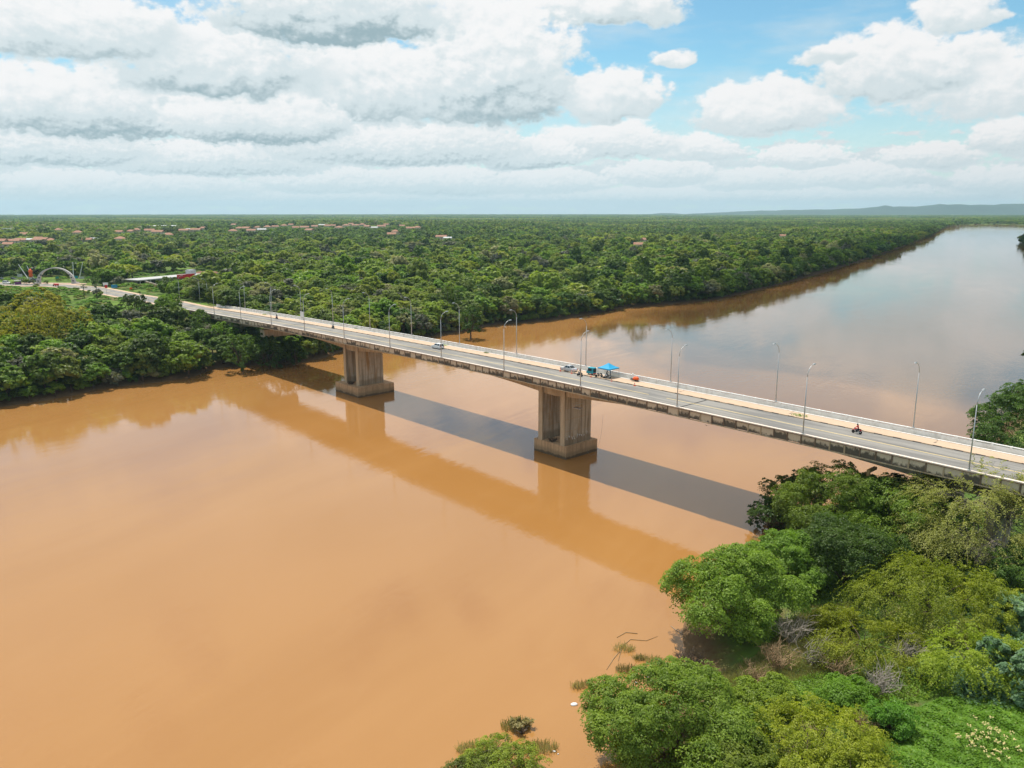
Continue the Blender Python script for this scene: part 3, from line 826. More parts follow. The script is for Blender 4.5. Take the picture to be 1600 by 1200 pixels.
def make_person(label, joints, edges, shirt_z, mats, helmet=None, group=None):
    """a figure grown over a posed skeleton: joints {name: (x, y, z, radius)}"""
    t = thing('person', label, 'person', group=group)
    names = list(joints)
    me = bpy.data.meshes.new('body'); me.from_pydata([joints[n][:3] for n in names], [(names.index(a), names.index(b)) for a, b in edges], [])
    o = link('body', me, t)
    md = o.modifiers.new('skin', 'SKIN'); md.use_smooth_shade = True
    for i, n in enumerate(names):
        r = joints[n][3]; me.skin_vertices[0].data[i].radius = (r, r * .9 if n not in ('chest', 'pelvis', 'belly') else r * .72)
        me.skin_vertices[0].data[i].use_root = (n == 'pelvis')
    o.modifiers.new('sub', 'SUBSURF').levels = 1; o.modifiers['sub'].render_levels = 1
    shirt, trousers = mats
    m, nt, p, out = new_mat('clothed_body')
    sep = nt.nodes.new('ShaderNodeSeparateXYZ'); nt.links.new(pos(), sep.inputs[0]); z = S(sep.outputs[2]); x = S(sep.outputs[0])
    c = mixc(smooth(z, shirt_z - .02, shirt_z + .02), trousers, shirt)
    c = mixc(smooth(z, joints['neck'][2] - .01, joints['neck'][2] + .03), c, (.22, .11, .065))
    nt.links.new(c, p.inputs['Base Color']); p.inputs['Roughness'].default_value = .85
    me.materials.append(m)
    hx, hy, hz, hr = joints['head']
    if helmet:
        h = MB(); h.lathe([(.03, -.16), (.115, -.13), (.145, -.02), (.13, .08), (.08, .145), (.01, .165)], 12, Matrix.Translation((hx + .01, hy, hz + .02))); h.build('helmet', helmet, t, True)
    else:
        h = MB(); h.lathe([(.06, -.04), (.112, .0), (.105, .06), (.06, .11), (.01, .125)], 10, Matrix.Translation((hx + .02, hy, hz + .015))); h.build('hair', M['dark'], t, True)
    return t
RIDER_E = [('pelvis', 'belly'), ('belly', 'chest'), ('chest', 'neck'), ('neck', 'head'), ('chest', 'shl'), ('chest', 'shr'), ('shl', 'ell'), ('ell', 'hal'), ('shr', 'elr'), ('elr', 'har'),
           ('pelvis', 'hil'), ('pelvis', 'hir'), ('hil', 'knl'), ('knl', 'anl'), ('anl', 'tol'), ('hir', 'knr'), ('knr', 'anr'), ('anr', 'tor')]
def rider_joints():
    j = {'pelvis': (.22, 0, .90, .16), 'belly': (.17, 0, 1.07, .15), 'chest': (.10, 0, 1.30, .17), 'neck': (.05, 0, 1.47, .065), 'head': (.02, 0, 1.62, .105)}
    for k, s in (('l', -1), ('r', 1)):
        j['sh' + k] = (.10, s * .20, 1.40, .07); j['el' + k] = (-.08, s * .33, 1.18, .052); j['ha' + k] = (-.30, s * .32, 1.05, .045)
        j['hi' + k] = (.20, s * .12, .86, .10); j['kn' + k] = (-.18, s * .22, .66, .075); j['an' + k] = (.06, s * .20, .28, .05); j['to' + k] = (-.12, s * .20, .24, .045)
    return j
def stand_joints():
    j = {'pelvis': (0, 0, .93, .15), 'belly': (0, 0, 1.10, .14), 'chest': (0, 0, 1.32, .165), 'neck': (0, 0, 1.50, .06), 'head': (-.01, 0, 1.65, .105)}
    for k, s in (('l', -1), ('r', 1)):
        j['sh' + k] = (0, s * .20, 1.43, .068); j['el' + k] = (.03, s * .27, 1.14, .05); j['ha' + k] = (-.05, s * .27, .88, .045)
        j['hi' + k] = (0, s * .10, .88, .10); j['kn' + k] = (-.01, s * .11, .49, .07); j['an' + k] = (.02, s * .11, .08, .05); j['to' + k] = (-.15, s * .13, .045, .045)
    return j
def rider_on(bike, label, shirt, trousers, helmet, shirt_z=.98):
    p = make_person(label, rider_joints(), RIDER_E, shirt_z, (shirt, trousers), helmet)
    p.location = bike.location; p.rotation_euler = bike.rotation_euler; return p

c = make_car('parked_car', 'silver saloon car parked on the bridge walkway edge behind orange cones', M['car_silver'], 4.5, 1.74, 1.46); on_deck(c, 889, 580)
c = make_car('car', 'white hatchback driving on the bridge between the two piers', M['car_white'], 3.95, 1.68, 1.50, 1.05, .35, False); on_deck(c, 684, 544.5)
b = make_motorbike('motorcycle', 'red motorcycle ridden along the right part of the bridge', M['red']); on_deck(b, 1338.5, 677.5)
rider_on(b, 'person in a red top and dark helmet riding the red motorcycle', (.50, .02, .03), (.05, .06, .09), M['darkgrey'])
b = make_motorbike('motorcycle', 'dark motorcycle ridden past the silver saloon on the bridge', M['car_dark']); on_deck(b, 906, 588)
rider_on(b, 'person in dark blue clothes riding the motorcycle beside the silver saloon', (.025, .03, .05), (.04, .05, .08), M['dark'])
b = make_motorbike('motorcycle', 'dark motorcycle near the pier on the left part of the bridge', M['darkgrey']); on_deck(b, 520.5, 513.5)
rider_on(b, 'person in a grey shirt riding the motorcycle above the left pier', (.25, .26, .28), (.03, .035, .05), M['dark'])
b = make_motorbike('motorcycle', 'small dark red motorcycle at the far left part of the bridge', M['red']); on_deck(b, 432.5, 498.5)
rider_on(b, 'person in maroon clothes riding the farthest motorcycle on the bridge', (.07, .02, .03), (.03, .02, .03), M['dark'])

# --- checkpoint under the blue tent
def make_tent():
    t = thing('gazebo_tent', 'blue pop-up gazebo tent with pointed roof standing on the bridge walkway', 'tent')
    w = 1.75; v = [(-w, -w, 2.15), (w, -w, 2.15), (w, w, 2.15), (-w, w, 2.15)]
    m = MB(); n = 6; rows = []
    for k in range(n + 1):                                  # sagging pyramid
        f = k / n; r = w * (1 - f) + .02; z = 2.18 + 1.05 * (f ** 1.35)
        rows += [(-r, -r, z), (r, -r, z), (r, r, z), (-r, r, z)]
    m.add(rows, [(k * 4 + i, k * 4 + (i + 1) % 4, (k + 1) * 4 + (i + 1) % 4, (k + 1) * 4 + i) for k in range(n) for i in range(4)]); m.build('canopy', M['blue_cloth'], t)
    e = MB()
    for i in range(4):
        a, b_ = v[i], v[(i + 1) % 4]; e.add([a, b_, (b_[0], b_[1], 1.93), (a[0], a[1], 1.93)], [(0, 1, 2, 3)])
        e.add([(a[0] * .995, a[1] * .995, 2.18), (b_[0] * .995, b_[1] * .995, 2.18), (b_[0] * .995, b_[1] * .995, 1.93), (a[0] * .995, a[1] * .995, 1.93)], [(3, 2, 1, 0)])
    e.build('valance', M['blue_cloth'], t)
    for x, y, z in v: MB().tube([(x * .97, y * .97, 0), (x * .97, y * .97, 2.16)], .03, 5).build('leg', M['steel'], t)
    return t
tent = make_tent(); s_t, o_t = dk(952, 588.5); place_deck(tent, s_t - .3, max(15.1, min(o_t, 15.6)), lift=.11)
TS, TO = s_t - .3, max(15.1, min(o_t, 15.6))
b = make_motorbike('motorcycle', 'white and black motorcycle parked at the right under the blue tent', M['car_white']); place_deck(b, TS - 1.0, TO - 1.6, 1, .5)
b = make_motorbike('motorcycle', 'black motorcycle parked at the left under the blue tent', M['car_dark']); place_deck(b, TS + 1.5, TO - 1.5, 1, .9)
pz = make_person('person in a grey blue shirt standing under the blue tent', stand_joints(), RIDER_E, .92, ((.10, .16, .25), (.03, .035, .05)))
place_deck(pz, TS - .7, TO - .1, -1, .6, lift=.11)
pz = make_person('person in black sitting behind the motorcycles under the blue tent', {k: (v[0] + .12, v[1], v[2] - .30 if v[2] > .7 else v[2] * (.72), v[3]) for k, v in rider_joints().items()}, RIDER_E, .62, ((.03, .03, .035), (.03, .03, .05)))
place_deck(pz, TS + .4, TO + .3, -1, .3, lift=.11)
st_ = thing('stool', 'grey plastic stool under the seated person in the blue tent', 'stool')
MB().box(-.17, .17, -.17, .17, .38, .43).build('seat', M['sign_white'], st_)
for sx in (-.15, .15):
    for sy in (-.15, .15): MB().tube([(sx * 1.2, sy * 1.2, 0), (sx, sy, .40)], .022, 4).build('leg', M['sign_white'], st_)
pq = Vector((.36, 0, 0)); st_.location = pz.location + Matrix.Rotation(pz.rotation_euler.z, 3, 'Z') @ pq; st_.rotation_euler = pz.rotation_euler
tk = thing('auto_rickshaw', 'teal three-wheeled auto rickshaw with open back parked left of the blue tent', 'auto rickshaw')
b = MB(); pr = [(-1.25, .30), (-1.20, .80), (-.85, .95), (-.60, 1.70), (.95, 1.74), (1.10, 1.55), (1.12, .35)]
for_y = (-.62, .62); vs = [(x, y, z) for y in for_y for x, z in pr]; n = len(pr)
b.add(vs, [(i, (i + 1) % n, n + (i + 1) % n, n + i) for i in range(n)] + [tuple(range(n - 1, -1, -1)), tuple(range(n, 2 * n))]); b.build('body', M['teal'], tk)
MB().box(-.64, .62, -.635, .635, .95, 1.58).build('side_opening', M['dark_cloth'], tk)
MB().box(1.06, 1.16, -.50, .50, .75, 1.55).build('rear_opening', M['dark'], tk)
MB().box(1.02, 1.24, -.60, .60, .34, .52).build('bumper', M['red'], tk)
MB().box(-1.30, -1.2, -.35, .35, .40, .60).build('front_bumper', M['red'], tk)
MB().box(-.75, 1.05, -.66, .66, 1.745, 1.80, .93).build('roof', M['teal'], tk)
for x, y in ((-.95, 0), (.70, -.55), (.70, .55)):
    MB().lathe([(.12, -.07), (.25, -.06), (.25, .06), (.12, .07)], 12, Matrix.Translation((x, y, .25)) @ Matrix.Rotation(math.pi / 2, 4, 'X')).build('wheel', M['dark'], tk)
tk.scale = (.9, .9, .95); on_deck(tk, 924, 586); tk.location.z += .10
if dk(924, 586)[1] < 14.1: tk.location = bp(dk(924, 586)[0], 14.2, deck_z(dk(924, 586)[0]) + .11)

cone0 = thing('traffic_cone', '', 'traffic cone')
MB().lathe([(.17, .04), (.13, .26), (.105, .40), (.06, .62), (.03, .76), (.01, .77)], 12).build('cone', M['orange'], cone0, True)
MB().lathe([(.137, .26), (.108, .41)], 12).build('stripe', M['sign_white'], cone0, True)
MB().box(-.21, .21, -.21, .21, 0, .045, .95).build('base', M['orange'], cone0)
for i, (px, py, lab) in enumerate(((879, 579.5, 'orange traffic cone at the nose of the silver saloon'), (893.5, 583.5, 'orange traffic cone by the rear wheel of the silver saloon'),
                                   (925.5, 589, 'orange traffic cone standing in front of the teal rickshaw'), (957, 595.5, 'small orange traffic cone just right of the parked motorcycles under the tent'),
                                   (993.5, 602.5, 'tall orange traffic cone standing alone right of the blue tent'))):
    s_, q_ = dk(px, py); o = cone0 if i == 0 else dup(cone0, (0, 0, 0))
    o['label'] = lab; o['group'] = 'orange cones round the checkpoint'; place_deck(o, s_, min(q_, 12.7), lift=.015)
    if i == 3: o.scale = (.8, .8, .7)
cart = thing('handcart', 'low handcart under an orange cover leaning at the white barrier right of the tent', 'handcart')
m = MB(); m.tube([(-.5, 0, .42), (-.1, 0, .62), (.4, 0, .66), (.75, 0, .5)], [.30, .42, .42, .30], 9); m.build('cover', M['orange'], cart, True)
MB().box(-1.15, -.35, -.32, .32, .25, .55, .8).build('tray', M['darkgrey'], cart)
MB().box(-.5, .8, -.38, .38, .2, .3).build('chassis', M['darkgrey'], cart)
for y in (-.4, .4): MB().lathe([(.1, -.04), (.2, -.04), (.2, .04), (.1, .04)], 10, Matrix.Translation((.3, y, .2)) @ Matrix.Rotation(math.pi / 2, 4, 'X')).build('wheel', M['dark'], cart)
s_, q_ = dk(1001, 594.5); place_deck(cart, s_, 17.0 - .7, 1, .15, lift=.11)
bag = MB(); bag.lathe([(.02, 0), (.26, .03), (.30, .18), (.20, .36), (.08, .42), (.02, .5)], 9); bo = bag.build('cloth_bag', M['sign_white'], None, True)
tag(bo, 'white cloth bag set on the rail of the white barrier', 'bag'); s_, q_ = dk(990.5, 585, 0.0); bo.location = bp(s_, 17.84, rail_z(s_) + .0); bo.scale = (.62, .9, .8)

# suspended work cradle and its slack ropes beside the pier
cr = thing('work_cradle', 'small grey work cradle hung beside the girder right of the pier', 'cradle', BN * OFF, BROT)
cs = 119.0
m = MB(); m.box(4.1, 5.3, cs - 2.0, cs + .2, 12.55, 12.63); m.build('platform', M['steel'], cr)
m = MB()
for ss in (cs - 2.0, cs - .9, cs + .2):
    for oo in (4.1, 5.3): m.tube([(oo, ss, 12.6), (oo, ss, 13.6)], .03, 4)
for oo in (4.1, 5.3): m.tube([(oo, cs - 2.0, 13.6), (oo, cs + .2, 13.6)], .03, 4)
m.build('guard_rail', M['steel'], cr)
m = MB()
for ss in (cs - 1.9, cs + .1): m.tube([(4.2, ss, 13.6), (4.2, ss, 16.8)], .02, 4)
m.build('hanger', M['steel'], cr)
rp = MB(); rp.tube([(4.0, cs - 2.4 - 6.5 * t, 12.6 - 9.6 * (1 - (2 * t - 1) ** 2) ** .55) for t in [k / 24 for k in range(25)]], .022, 4)
ro = rp.build('rope', M['dead_twig']); ro.location = BN * OFF; ro.rotation_euler = (0, 0, BROT); tag(ro, 'slack rope loop hanging from the bridge beside the work cradle', 'rope')
pp = MB(); pp.box(2.2, 4.9, 52.4, 52.9, 14.3, 14.75); pp.box(2.2, 2.6, 52.4, 52.9, 13.6, 14.3); po = pp.build('drain_outlet', M['yellow_wall'])
po.location = BN * OFF; po.rotation_euler = (0, 0, BROT); tag(po, 'ochre drain outlet under the right part of the bridge', 'drain pipe')
# bird under the bridge
bd = thing('bird', 'small dark bird flying over the water right of the near pier', 'bird', gp(1104, 665, 12.0), 1.0)
m = MB(); m.tube([(-.22, 0, 0), (-.05, 0, .02), (.15, 0, .0), (.30, 0, -.01)], [.02, .07, .06, .02], 6); m.build('body', M['dark'], bd, True)
for sy in (-1, 1):
    m = MB(); m.add([(-.08, sy * .05, .02), (.10, sy * .05, .02), (.12, sy * .35, .14), (-.02, sy * .36, .14), (.14, sy * .62, .06)], [(0, 1, 2, 3), (3, 2, 4)]); m.build('wing', M['dark'], bd)
# green weeds in the walkway
def weed_tuft(label, s, q, r, mat):
    m = MB(); rg = random.Random(int(s * 10))
    for _ in range(150):
        a = rg.uniform(0, 6.28); rr = r * math.sqrt(rg.random()); x, y = rr * math.cos(a), rr * 1.5 * math.sin(a)
        h = rg.uniform(.10, .42) * (1.2 - rr / r * .6); b = rg.uniform(0, 6.28); l = rg.uniform(.05, .22)
        m.add([(x - .05 * math.sin(b), y + .05 * math.cos(b), 0), (x + .05 * math.sin(b), y - .05 * math.cos(b), 0), (x + l * math.cos(b), y + l * math.sin(b), h)], [(0, 1, 2)])
    o = m.build('weed_tuft', mat); tag(o, label, 'weed'); o.location = bp(s, q, deck_z(s) + .09); o.rotation_euler = (0, 0, BROT); return o
weed_tuft('bright green weed tuft on the walkway by the second near lamp', *(lambda a: (a[0], min(a[1], 14.6)))(dk(1253, 649)), 1.1, M['leaf_bright'])
weed_tuft('green weed tuft beside the white hatchback on the walkway', *(lambda a: (a[0], max(a[1], 13.8)))(dk(694, 540)), .9, M['leaf_bright'])
weed_tuft('dry weed tuft on the walkway above the left pier', *(lambda a: (a[0], max(a[1], 13.8)))(dk(557, 514)), .8, M['leaf_olive'])
weed_tuft('dry weed tuft at the foot of the near lamp mid bridge', *(lambda a: (a[0], max(a[1], 13.8)))(dk(760, 552)), .6, M['leaf_olive'])
weed_tuft('olive weed tuft on the walkway near the left end', *(lambda a: (a[0], max(a[1], 13.8)))(dk(414, 492)), .9, M['leaf_olive'])
sg = thing('road_sign', 'white back of a road sign beside the far barrier, left part of the bridge', 'sign')
s_, q_ = dk(486, 499); sg.location = bp(s_, 17.4, deck_z(s_) + .06); sg.rotation_euler = (0, 0, BROT)
m = MB(); m.box(-.03, .03, -1.3, 1.3, 1.0, 3.1); m.build('panel', M['sign_white'], sg)
for y in (-.8, .8): MB().tube([(.06, y, 0), (.06, y, 3.0)], .05, 5).build('post', M['steel'], sg)

# ================================================================== plants
def quads_to_mesh(name, V, mats, mat_idx=None):
    """V: (n, 4, 3) leaf corners"""
    n = len(V); me = bpy.data.meshes.new(name)
    me.vertices.add(n * 4); me.vertices.foreach_set('co', V.reshape(-1).astype(np.float32))
    me.loops.add(n * 4); me.loops.foreach_set('vertex_index', np.arange(n * 4, dtype=np.int32))
    me.polygons.add(n); me.polygons.foreach_set('loop_start', np.arange(0, n * 4, 4, dtype=np.int32))
    for m in (mats if isinstance(mats, (list, tuple)) else [mats]): me.materials.append(m)
    if mat_idx is not None: me.polygons.foreach_set('material_index', mat_idx.astype(np.int32))
    me.update(calc_edges=True); return me
def unit(a): return a / (np.linalg.norm(a, axis=-1, keepdims=True) + 1e-9)
def leaf_quads(C, N, length, width, rg, T=None):
    """one folded rhombus leaf (or leaf spray) per centre"""
    n = len(C)
    if T is None:
        T = rg.normal(size=(n, 3))
    T = unit(T - N * (T * N).sum(1, keepdims=True)); B = np.cross(N, T)
    l = length * rg.uniform(.65, 1.3, (n, 1)) / 2; w = width * rg.uniform(.7, 1.3, (n, 1)) / 2
    fold = N * w * .35
    return np.stack([C - T * l, C + B * w + fold + T * l * .15, C + T * l - N * l * .25, C - B * w + fold + T * l * .15], 1)
def lobes_for(rg, R, h0, h1, n, flat=1.0, elow=-.35):
    zc, rz = (h0 + h1) / 2, (h1 - h0) / 2
    L = []
    for i in range(n):
        a = 2 * math.pi * (i * .618 + rg.uniform(-.08, .08)); e = rg.uniform(elow, 1.0)
        q = math.sqrt(max(.04, 1 - abs(e) ** 1.6)) * rg.uniform(.62, .80)
        r = rg.uniform(.26, .40)
        L.append((R * q * math.cos(a), R * q * math.sin(a), zc + rz * e * .66 * flat, R * r, min(R * r, rz * .55) * rg.uniform(.8, 1.1)))
    L.append((0, 0, zc + rz * .35, R * .42, rz * .5))
    return L
def crown_broad(name, seed, R, h0, h1, nl, n, leaf, mat, core=0.0, clump=26, aspect=.55, elow=-.35):
    rg = np.random.default_rng(seed); L = np.array(lobes_for(rg, R, h0, h1, nl, 1.0, elow))
    w = L[:, 3] ** 2; w /= w.sum()
    # clumps: twig ends over the lobes, each a tuft of leaves
    nc = max(nl * 3, n // clump); li = rg.choice(len(L), nc, p=w)
    D = rg.normal(size=(nc, 3)); D[:, 2] = D[:, 2] * .9 + .30; out = L[li, :3] - np.array([0, 0, (h0 + h1) / 2 - (h1 - h0) * .15]); D = unit(D) + unit(out) * .55; D = unit(D)
    rad = rg.uniform(.78, 1.08, (nc, 1))
    CC = L[li, :3] + D * np.stack([L[li, 3], L[li, 3], L[li, 4]], 1) * rad
    # drop clumps deep inside another lobe
    keep = np.ones(nc, bool)
    for x, y, z, a, b in L:
        q = ((CC[:, 0] - x) / a) ** 2 + ((CC[:, 1] - y) / a) ** 2 + ((CC[:, 2] - z) / b) ** 2
        keep &= q > .42
    CC, D = CC[keep], D[keep]; nc = len(CC)
    ci = rg.integers(0, nc, n); cs = R * .105 * rg.uniform(.6, 1.5, (nc, 1))
    P = rg.normal(size=(n, 3)); P = unit(P) * (rg.random((n, 1)) ** .45)
    C = CC[ci] + P * cs[ci] * np.array([1.25, 1.25, .62]) + np.array([0, 0, 0.0])
    N = unit(D[ci] * .55 + P * .55 + np.array([0, 0, .55]) + rg.normal(size=(n, 3)) * .42)
    V = leaf_quads(C, N, leaf, leaf * aspect, rg)
    if core:
        Q = []
        for x, y, z, a, b in L:
            for i in range(5):
                for k in range(8):
                    def pt(ii, kk):
                        th = math.pi * ii / 5; ph = 2 * math.pi * kk / 8
                        return (x + a * core * math.sin(th) * math.cos(ph), y + a * core * math.sin(th) * math.sin(ph), z + b * core * math.cos(th))
                    Q.append([pt(i, k), pt(i + 1, k), pt(i + 1, k + 1), pt(i, k + 1)])
        V = np.vstack([V, np.array(Q)])
    return quads_to_mesh(name, V, mat), L
def crown_tufts(name, seed, R, h0, h1, nl, n, leaf, mat):
    """a ragged crown of leaf tufts, each a small roof of leaves with dark gaps below and between"""
    rg = np.random.default_rng(seed); zc, rz = (h0 + h1) / 2, (h1 - h0) / 2; L = []
    for i in range(nl * 2):
        a = 2 * math.pi * (i * .618 + rg.uniform(-.12, .12)); e = rg.uniform(-.9, 1.0); q = math.sqrt(max(.05, 1 - abs(e) ** 1.8)) * rg.uniform(.50, .86); r = R * rg.uniform(.17, .34)
        L.append((R * q * math.cos(a), R * q * math.sin(a), zc + rz * e * .74, r, min(r, rz * .5) * rg.uniform(.75, 1.1)))
    L.append((0, 0, zc + rz * .25, R * .45, rz * .5)); L = np.array(L)
    w = L[:, 3] ** 2; w /= w.sum(); nc = max(60, n // 52); li = rg.choice(len(L), nc, p=w)
    D = rg.normal(size=(nc, 3)); D[:, 2] = D[:, 2] * .8 + .25; D = unit(unit(D) + unit(L[li, :3] - np.array([0, 0, zc - rz * .3])) * .6)
    CC = L[li, :3] + D * np.stack([L[li, 3], L[li, 3], L[li, 4]], 1) * rg.uniform(.80, 1.22, (nc, 1))
    keep = np.ones(nc, bool)
    for x, y, z, a, b in L: keep &= (((CC[:, 0] - x) / a) ** 2 + ((CC[:, 1] - y) / a) ** 2 + ((CC[:, 2] - z) / b) ** 2) > .45
    keep &= CC[:, 2] > .1; CC, D = CC[keep], D[keep]; nc = len(CC)
    A = unit(D * .55 + np.array([0, 0, .95]) + rg.normal(size=(nc, 3)) * .22); tr = np.clip(R * .085, .38, .75) * rg.uniform(.55, 1.55, (nc, 1))
    nt_ = int(n * .82); ci = rg.integers(0, nc, nt_); P = rg.normal(size=(nt_, 3)); P = P - A[ci] * (P * A[ci]).sum(1, keepdims=True); P = unit(P) * np.sqrt(rg.random((nt_, 1)))
    rr = np.linalg.norm(P, axis=1, keepdims=True)
    C = CC[ci] + P * tr[ci] - A[ci] * tr[ci] * (rr ** 2 * .55) + rg.normal(size=(nt_, 3)) * .06
    N = unit(A[ci] + P * .65 + rg.normal(size=(nt_, 3)) * .34)
    nf = n - nt_; lf = rg.choice(len(L), nf, p=w); Q = unit(rg.normal(size=(nf, 3))) * rg.random((nf, 1)) ** .4 * .9
    C2 = L[lf, :3] + Q * np.stack([L[lf, 3], L[lf, 3], L[lf, 4]], 1); N2 = unit(rg.normal(size=(nf, 3)) + np.array([0, 0, .3]))
    V = leaf_quads(np.vstack([C, C2]), np.vstack([N, N2]), leaf, leaf * .55, rg)
    return quads_to_mesh(name, V, mat), L
def crown_feather(name, seed, R, h0, h1, nl, nspray, per, leaf, mat, droop=.55, slen=.30):
    """fine drooping sprays set with small leaflets"""
    rg = np.random.default_rng(seed); L = np.array(lobes_for(rg, R, h0, h1, nl, .9, -.8))
    w = L[:, 3] ** 2; w /= w.sum(); nb = max(12, nspray // 9); lb = rg.choice(len(L), nb, p=w)
    Db = rg.normal(size=(nb, 3)); Db[:, 2] = np.abs(Db[:, 2]) * .9 - .15; Db = unit(Db)
    out = unit(L[lb, :3] * np.array([1, 1, 0]) + 1e-6); Db = unit(Db + out * .6)
    Sb = L[lb, :3] + Db * np.stack([L[lb, 3], L[lb, 3], L[lb, 4]], 1) * rg.uniform(.62, 1.05, (nb, 1))
    bi = rg.integers(0, nb, nspray)
    S0 = Sb[bi] + rg.normal(size=(nspray, 3)) * R * .06
    H_ = unit(Db[bi] * np.array([1, 1, .5]) + rg.normal(size=(nspray, 3)) * .26); SL = R * slen * rg.uniform(.6, 1.3, (nspray, 1))
    t = np.linspace(.05, 1, per)
    n = nspray * per
    ts = np.tile(t, nspray)[:, None]; si = np.repeat(np.arange(nspray), per)
    C = S0[si] + H_[si] * SL[si] * ts + np.array([0, 0, -1.]) * SL[si] * droop * ts ** 2 + rg.normal(size=(n, 3)) * .05
    T0 = unit(H_[si] + np.array([0, 0, -1.]) * droop * 2 * ts); side = unit(np.cross(T0, np.array([0, 0, 1.])) + 1e-6) * rg.choice([-1, 1], (n, 1))
    N = unit(np.cross(T0, side) * np.sign(np.cross(T0, side)[:, 2:3] + 1e-9) + rg.normal(size=(n, 3)) * .45)
    V = leaf_quads(C + side * leaf * .35, N, leaf, leaf * .38, rg, T=side * .8 + T0 * .6)
    return quads_to_mesh(name, V, mat), L
def limb_mesh(name, seed, L, h0, R, mat, thick=.2, twigs=0, base_split=1, sides=6):
    rg = random.Random(seed); m = MB(); top = (0, 0, h0 + (max(l[2] for l in L) - h0) * .35)
    for b in range(base_split):
        bx, by = (0, 0) if base_split == 1 else (rg.uniform(-.4, .4) * R * .25, rg.uniform(-.4, .4) * R * .25)
        m.tube([(bx, by, -.6), (bx * .9 + rg.uniform(-.1, .1), by * .9, h0 * .5), (bx * .5 + rg.uniform(-.2, .2), by * .5, h0), top], [thick * 1.3, thick, thick * .85, thick * .5], sides)
    sel = list(L); rg.shuffle(sel)
    for l in sel[:9]:
        x, y, z = l[:3]; st = (rg.uniform(-.1, .1), rg.uniform(-.1, .1), h0 * rg.uniform(.65, 1.0))
        mid = (x * .45 + rg.uniform(-.3, .3), y * .45 + rg.uniform(-.3, .3), st[2] + (z - st[2]) * .6)
        m.tube([st, mid, (x, y, z)], [thick * .55, thick * .36, thick * .12], 5)
    for _ in range(twigs):
        l = sel[rg.randrange(len(sel))]; a = rg.uniform(0, 6.28); q = rg.uniform(.5, 1.05)
        p0 = Vector((l[0] * .7, l[1] * .7, l[2] - .3)); p1 = Vector((l[0] + l[3] * q * math.cos(a), l[1] + l[3] * q * math.sin(a), l[2] + l[4] * rg.uniform(-1.1, .8)))
        md_ = p0.lerp(p1, .5) + Vector((rg.uniform(-.3, .3), rg.uniform(-.3, .3), rg.uniform(.0, .5)))
        m.tube([p0, md_, p1], [.05, .035, .012], 3, False)
    return m.mesh(name, mat, True)
def twig_bush(seed, R, H, n, mat, thick=.035):
    rg = random.Random(seed); m = MB()
    for _ in range(n):
        a = rg.uniform(0, 6.28); sp = rg.uniform(.2, 1.0); e = Vector((R * sp * math.cos(a), R * sp * math.sin(a), H * rg.uniform(.45, 1.0)))
        b = Vector((rg.uniform(-.25, .25) * R, rg.uniform(-.25, .25) * R, -.15)); md_ = b.lerp(e, .5) + Vector((rg.uniform(-.2, .2) * R, rg.uniform(-.2, .2) * R, H * .12))
        m.tube([b, md_, e], [thick, thick * .7, thick * .2], 3, False)
        for _k in range(4):
            t = rg.uniform(.35, .9); p = b.lerp(md_, t * 2) if t < .5 else md_.lerp(e, t * 2 - 1)
            q = p + Vector((rg.uniform(-1, 1), rg.uniform(-1, 1), rg.uniform(-.1, 1))) * R * .38
            m.tube([p, p.lerp(q, .5) + Vector((0, 0, .06)), q], [thick * .5, thick * .35, thick * .12], 3, False)
    return m

# ------------------------------------------------------------------ near trees and bushes, right-hand bank
def at_crown(px, py, zc):                    # ground spot under a crown whose middle is seen here
    p = gp(px, py, zc); return p.x, p.y, (p - Vector((0, 0, CAM_H))).length
def near_tree(name, cat, label, px, py, rpx, zc, style, mat, seed, n, group=None, hgt=None, twigs=0, bark='bark', leaf=.34, zsq=.8, nl=13, split=1, thick=.17, droop=.55):
    x, y, dist = at_crown(px, py, zc); R = rpx * dist / F_PX
    z0 = max(gz(x, y), -.25); cz = zc - z0; rz = R * zsq
    h0, h1 = max(.15, cz - rz), cz + rz
    t = thing(name, label, cat, (x, y, z0), RNG.uniform(0, 6.28), group)
    if style == 'broad' and leaf < .5: me, L = crown_tufts('crown', seed, R, h0, h1, nl, int(n * 2.0), leaf * .88, M[mat])
    elif style == 'broad': me, L = crown_tufts('crown', seed, R, h0, h1, nl, int(n * 1.3), leaf, M[mat])
    else: me, L = crown_feather('crown', seed, R, h0, h1, nl, int(n * .8) // 22, 22, leaf * 1.2, M[mat], droop)
    link('crown', me, t)
    link('trunk', limb_mesh('trunk', seed, L, max(h0, .5), R, M[bark], thick, twigs, split), t)
    return t
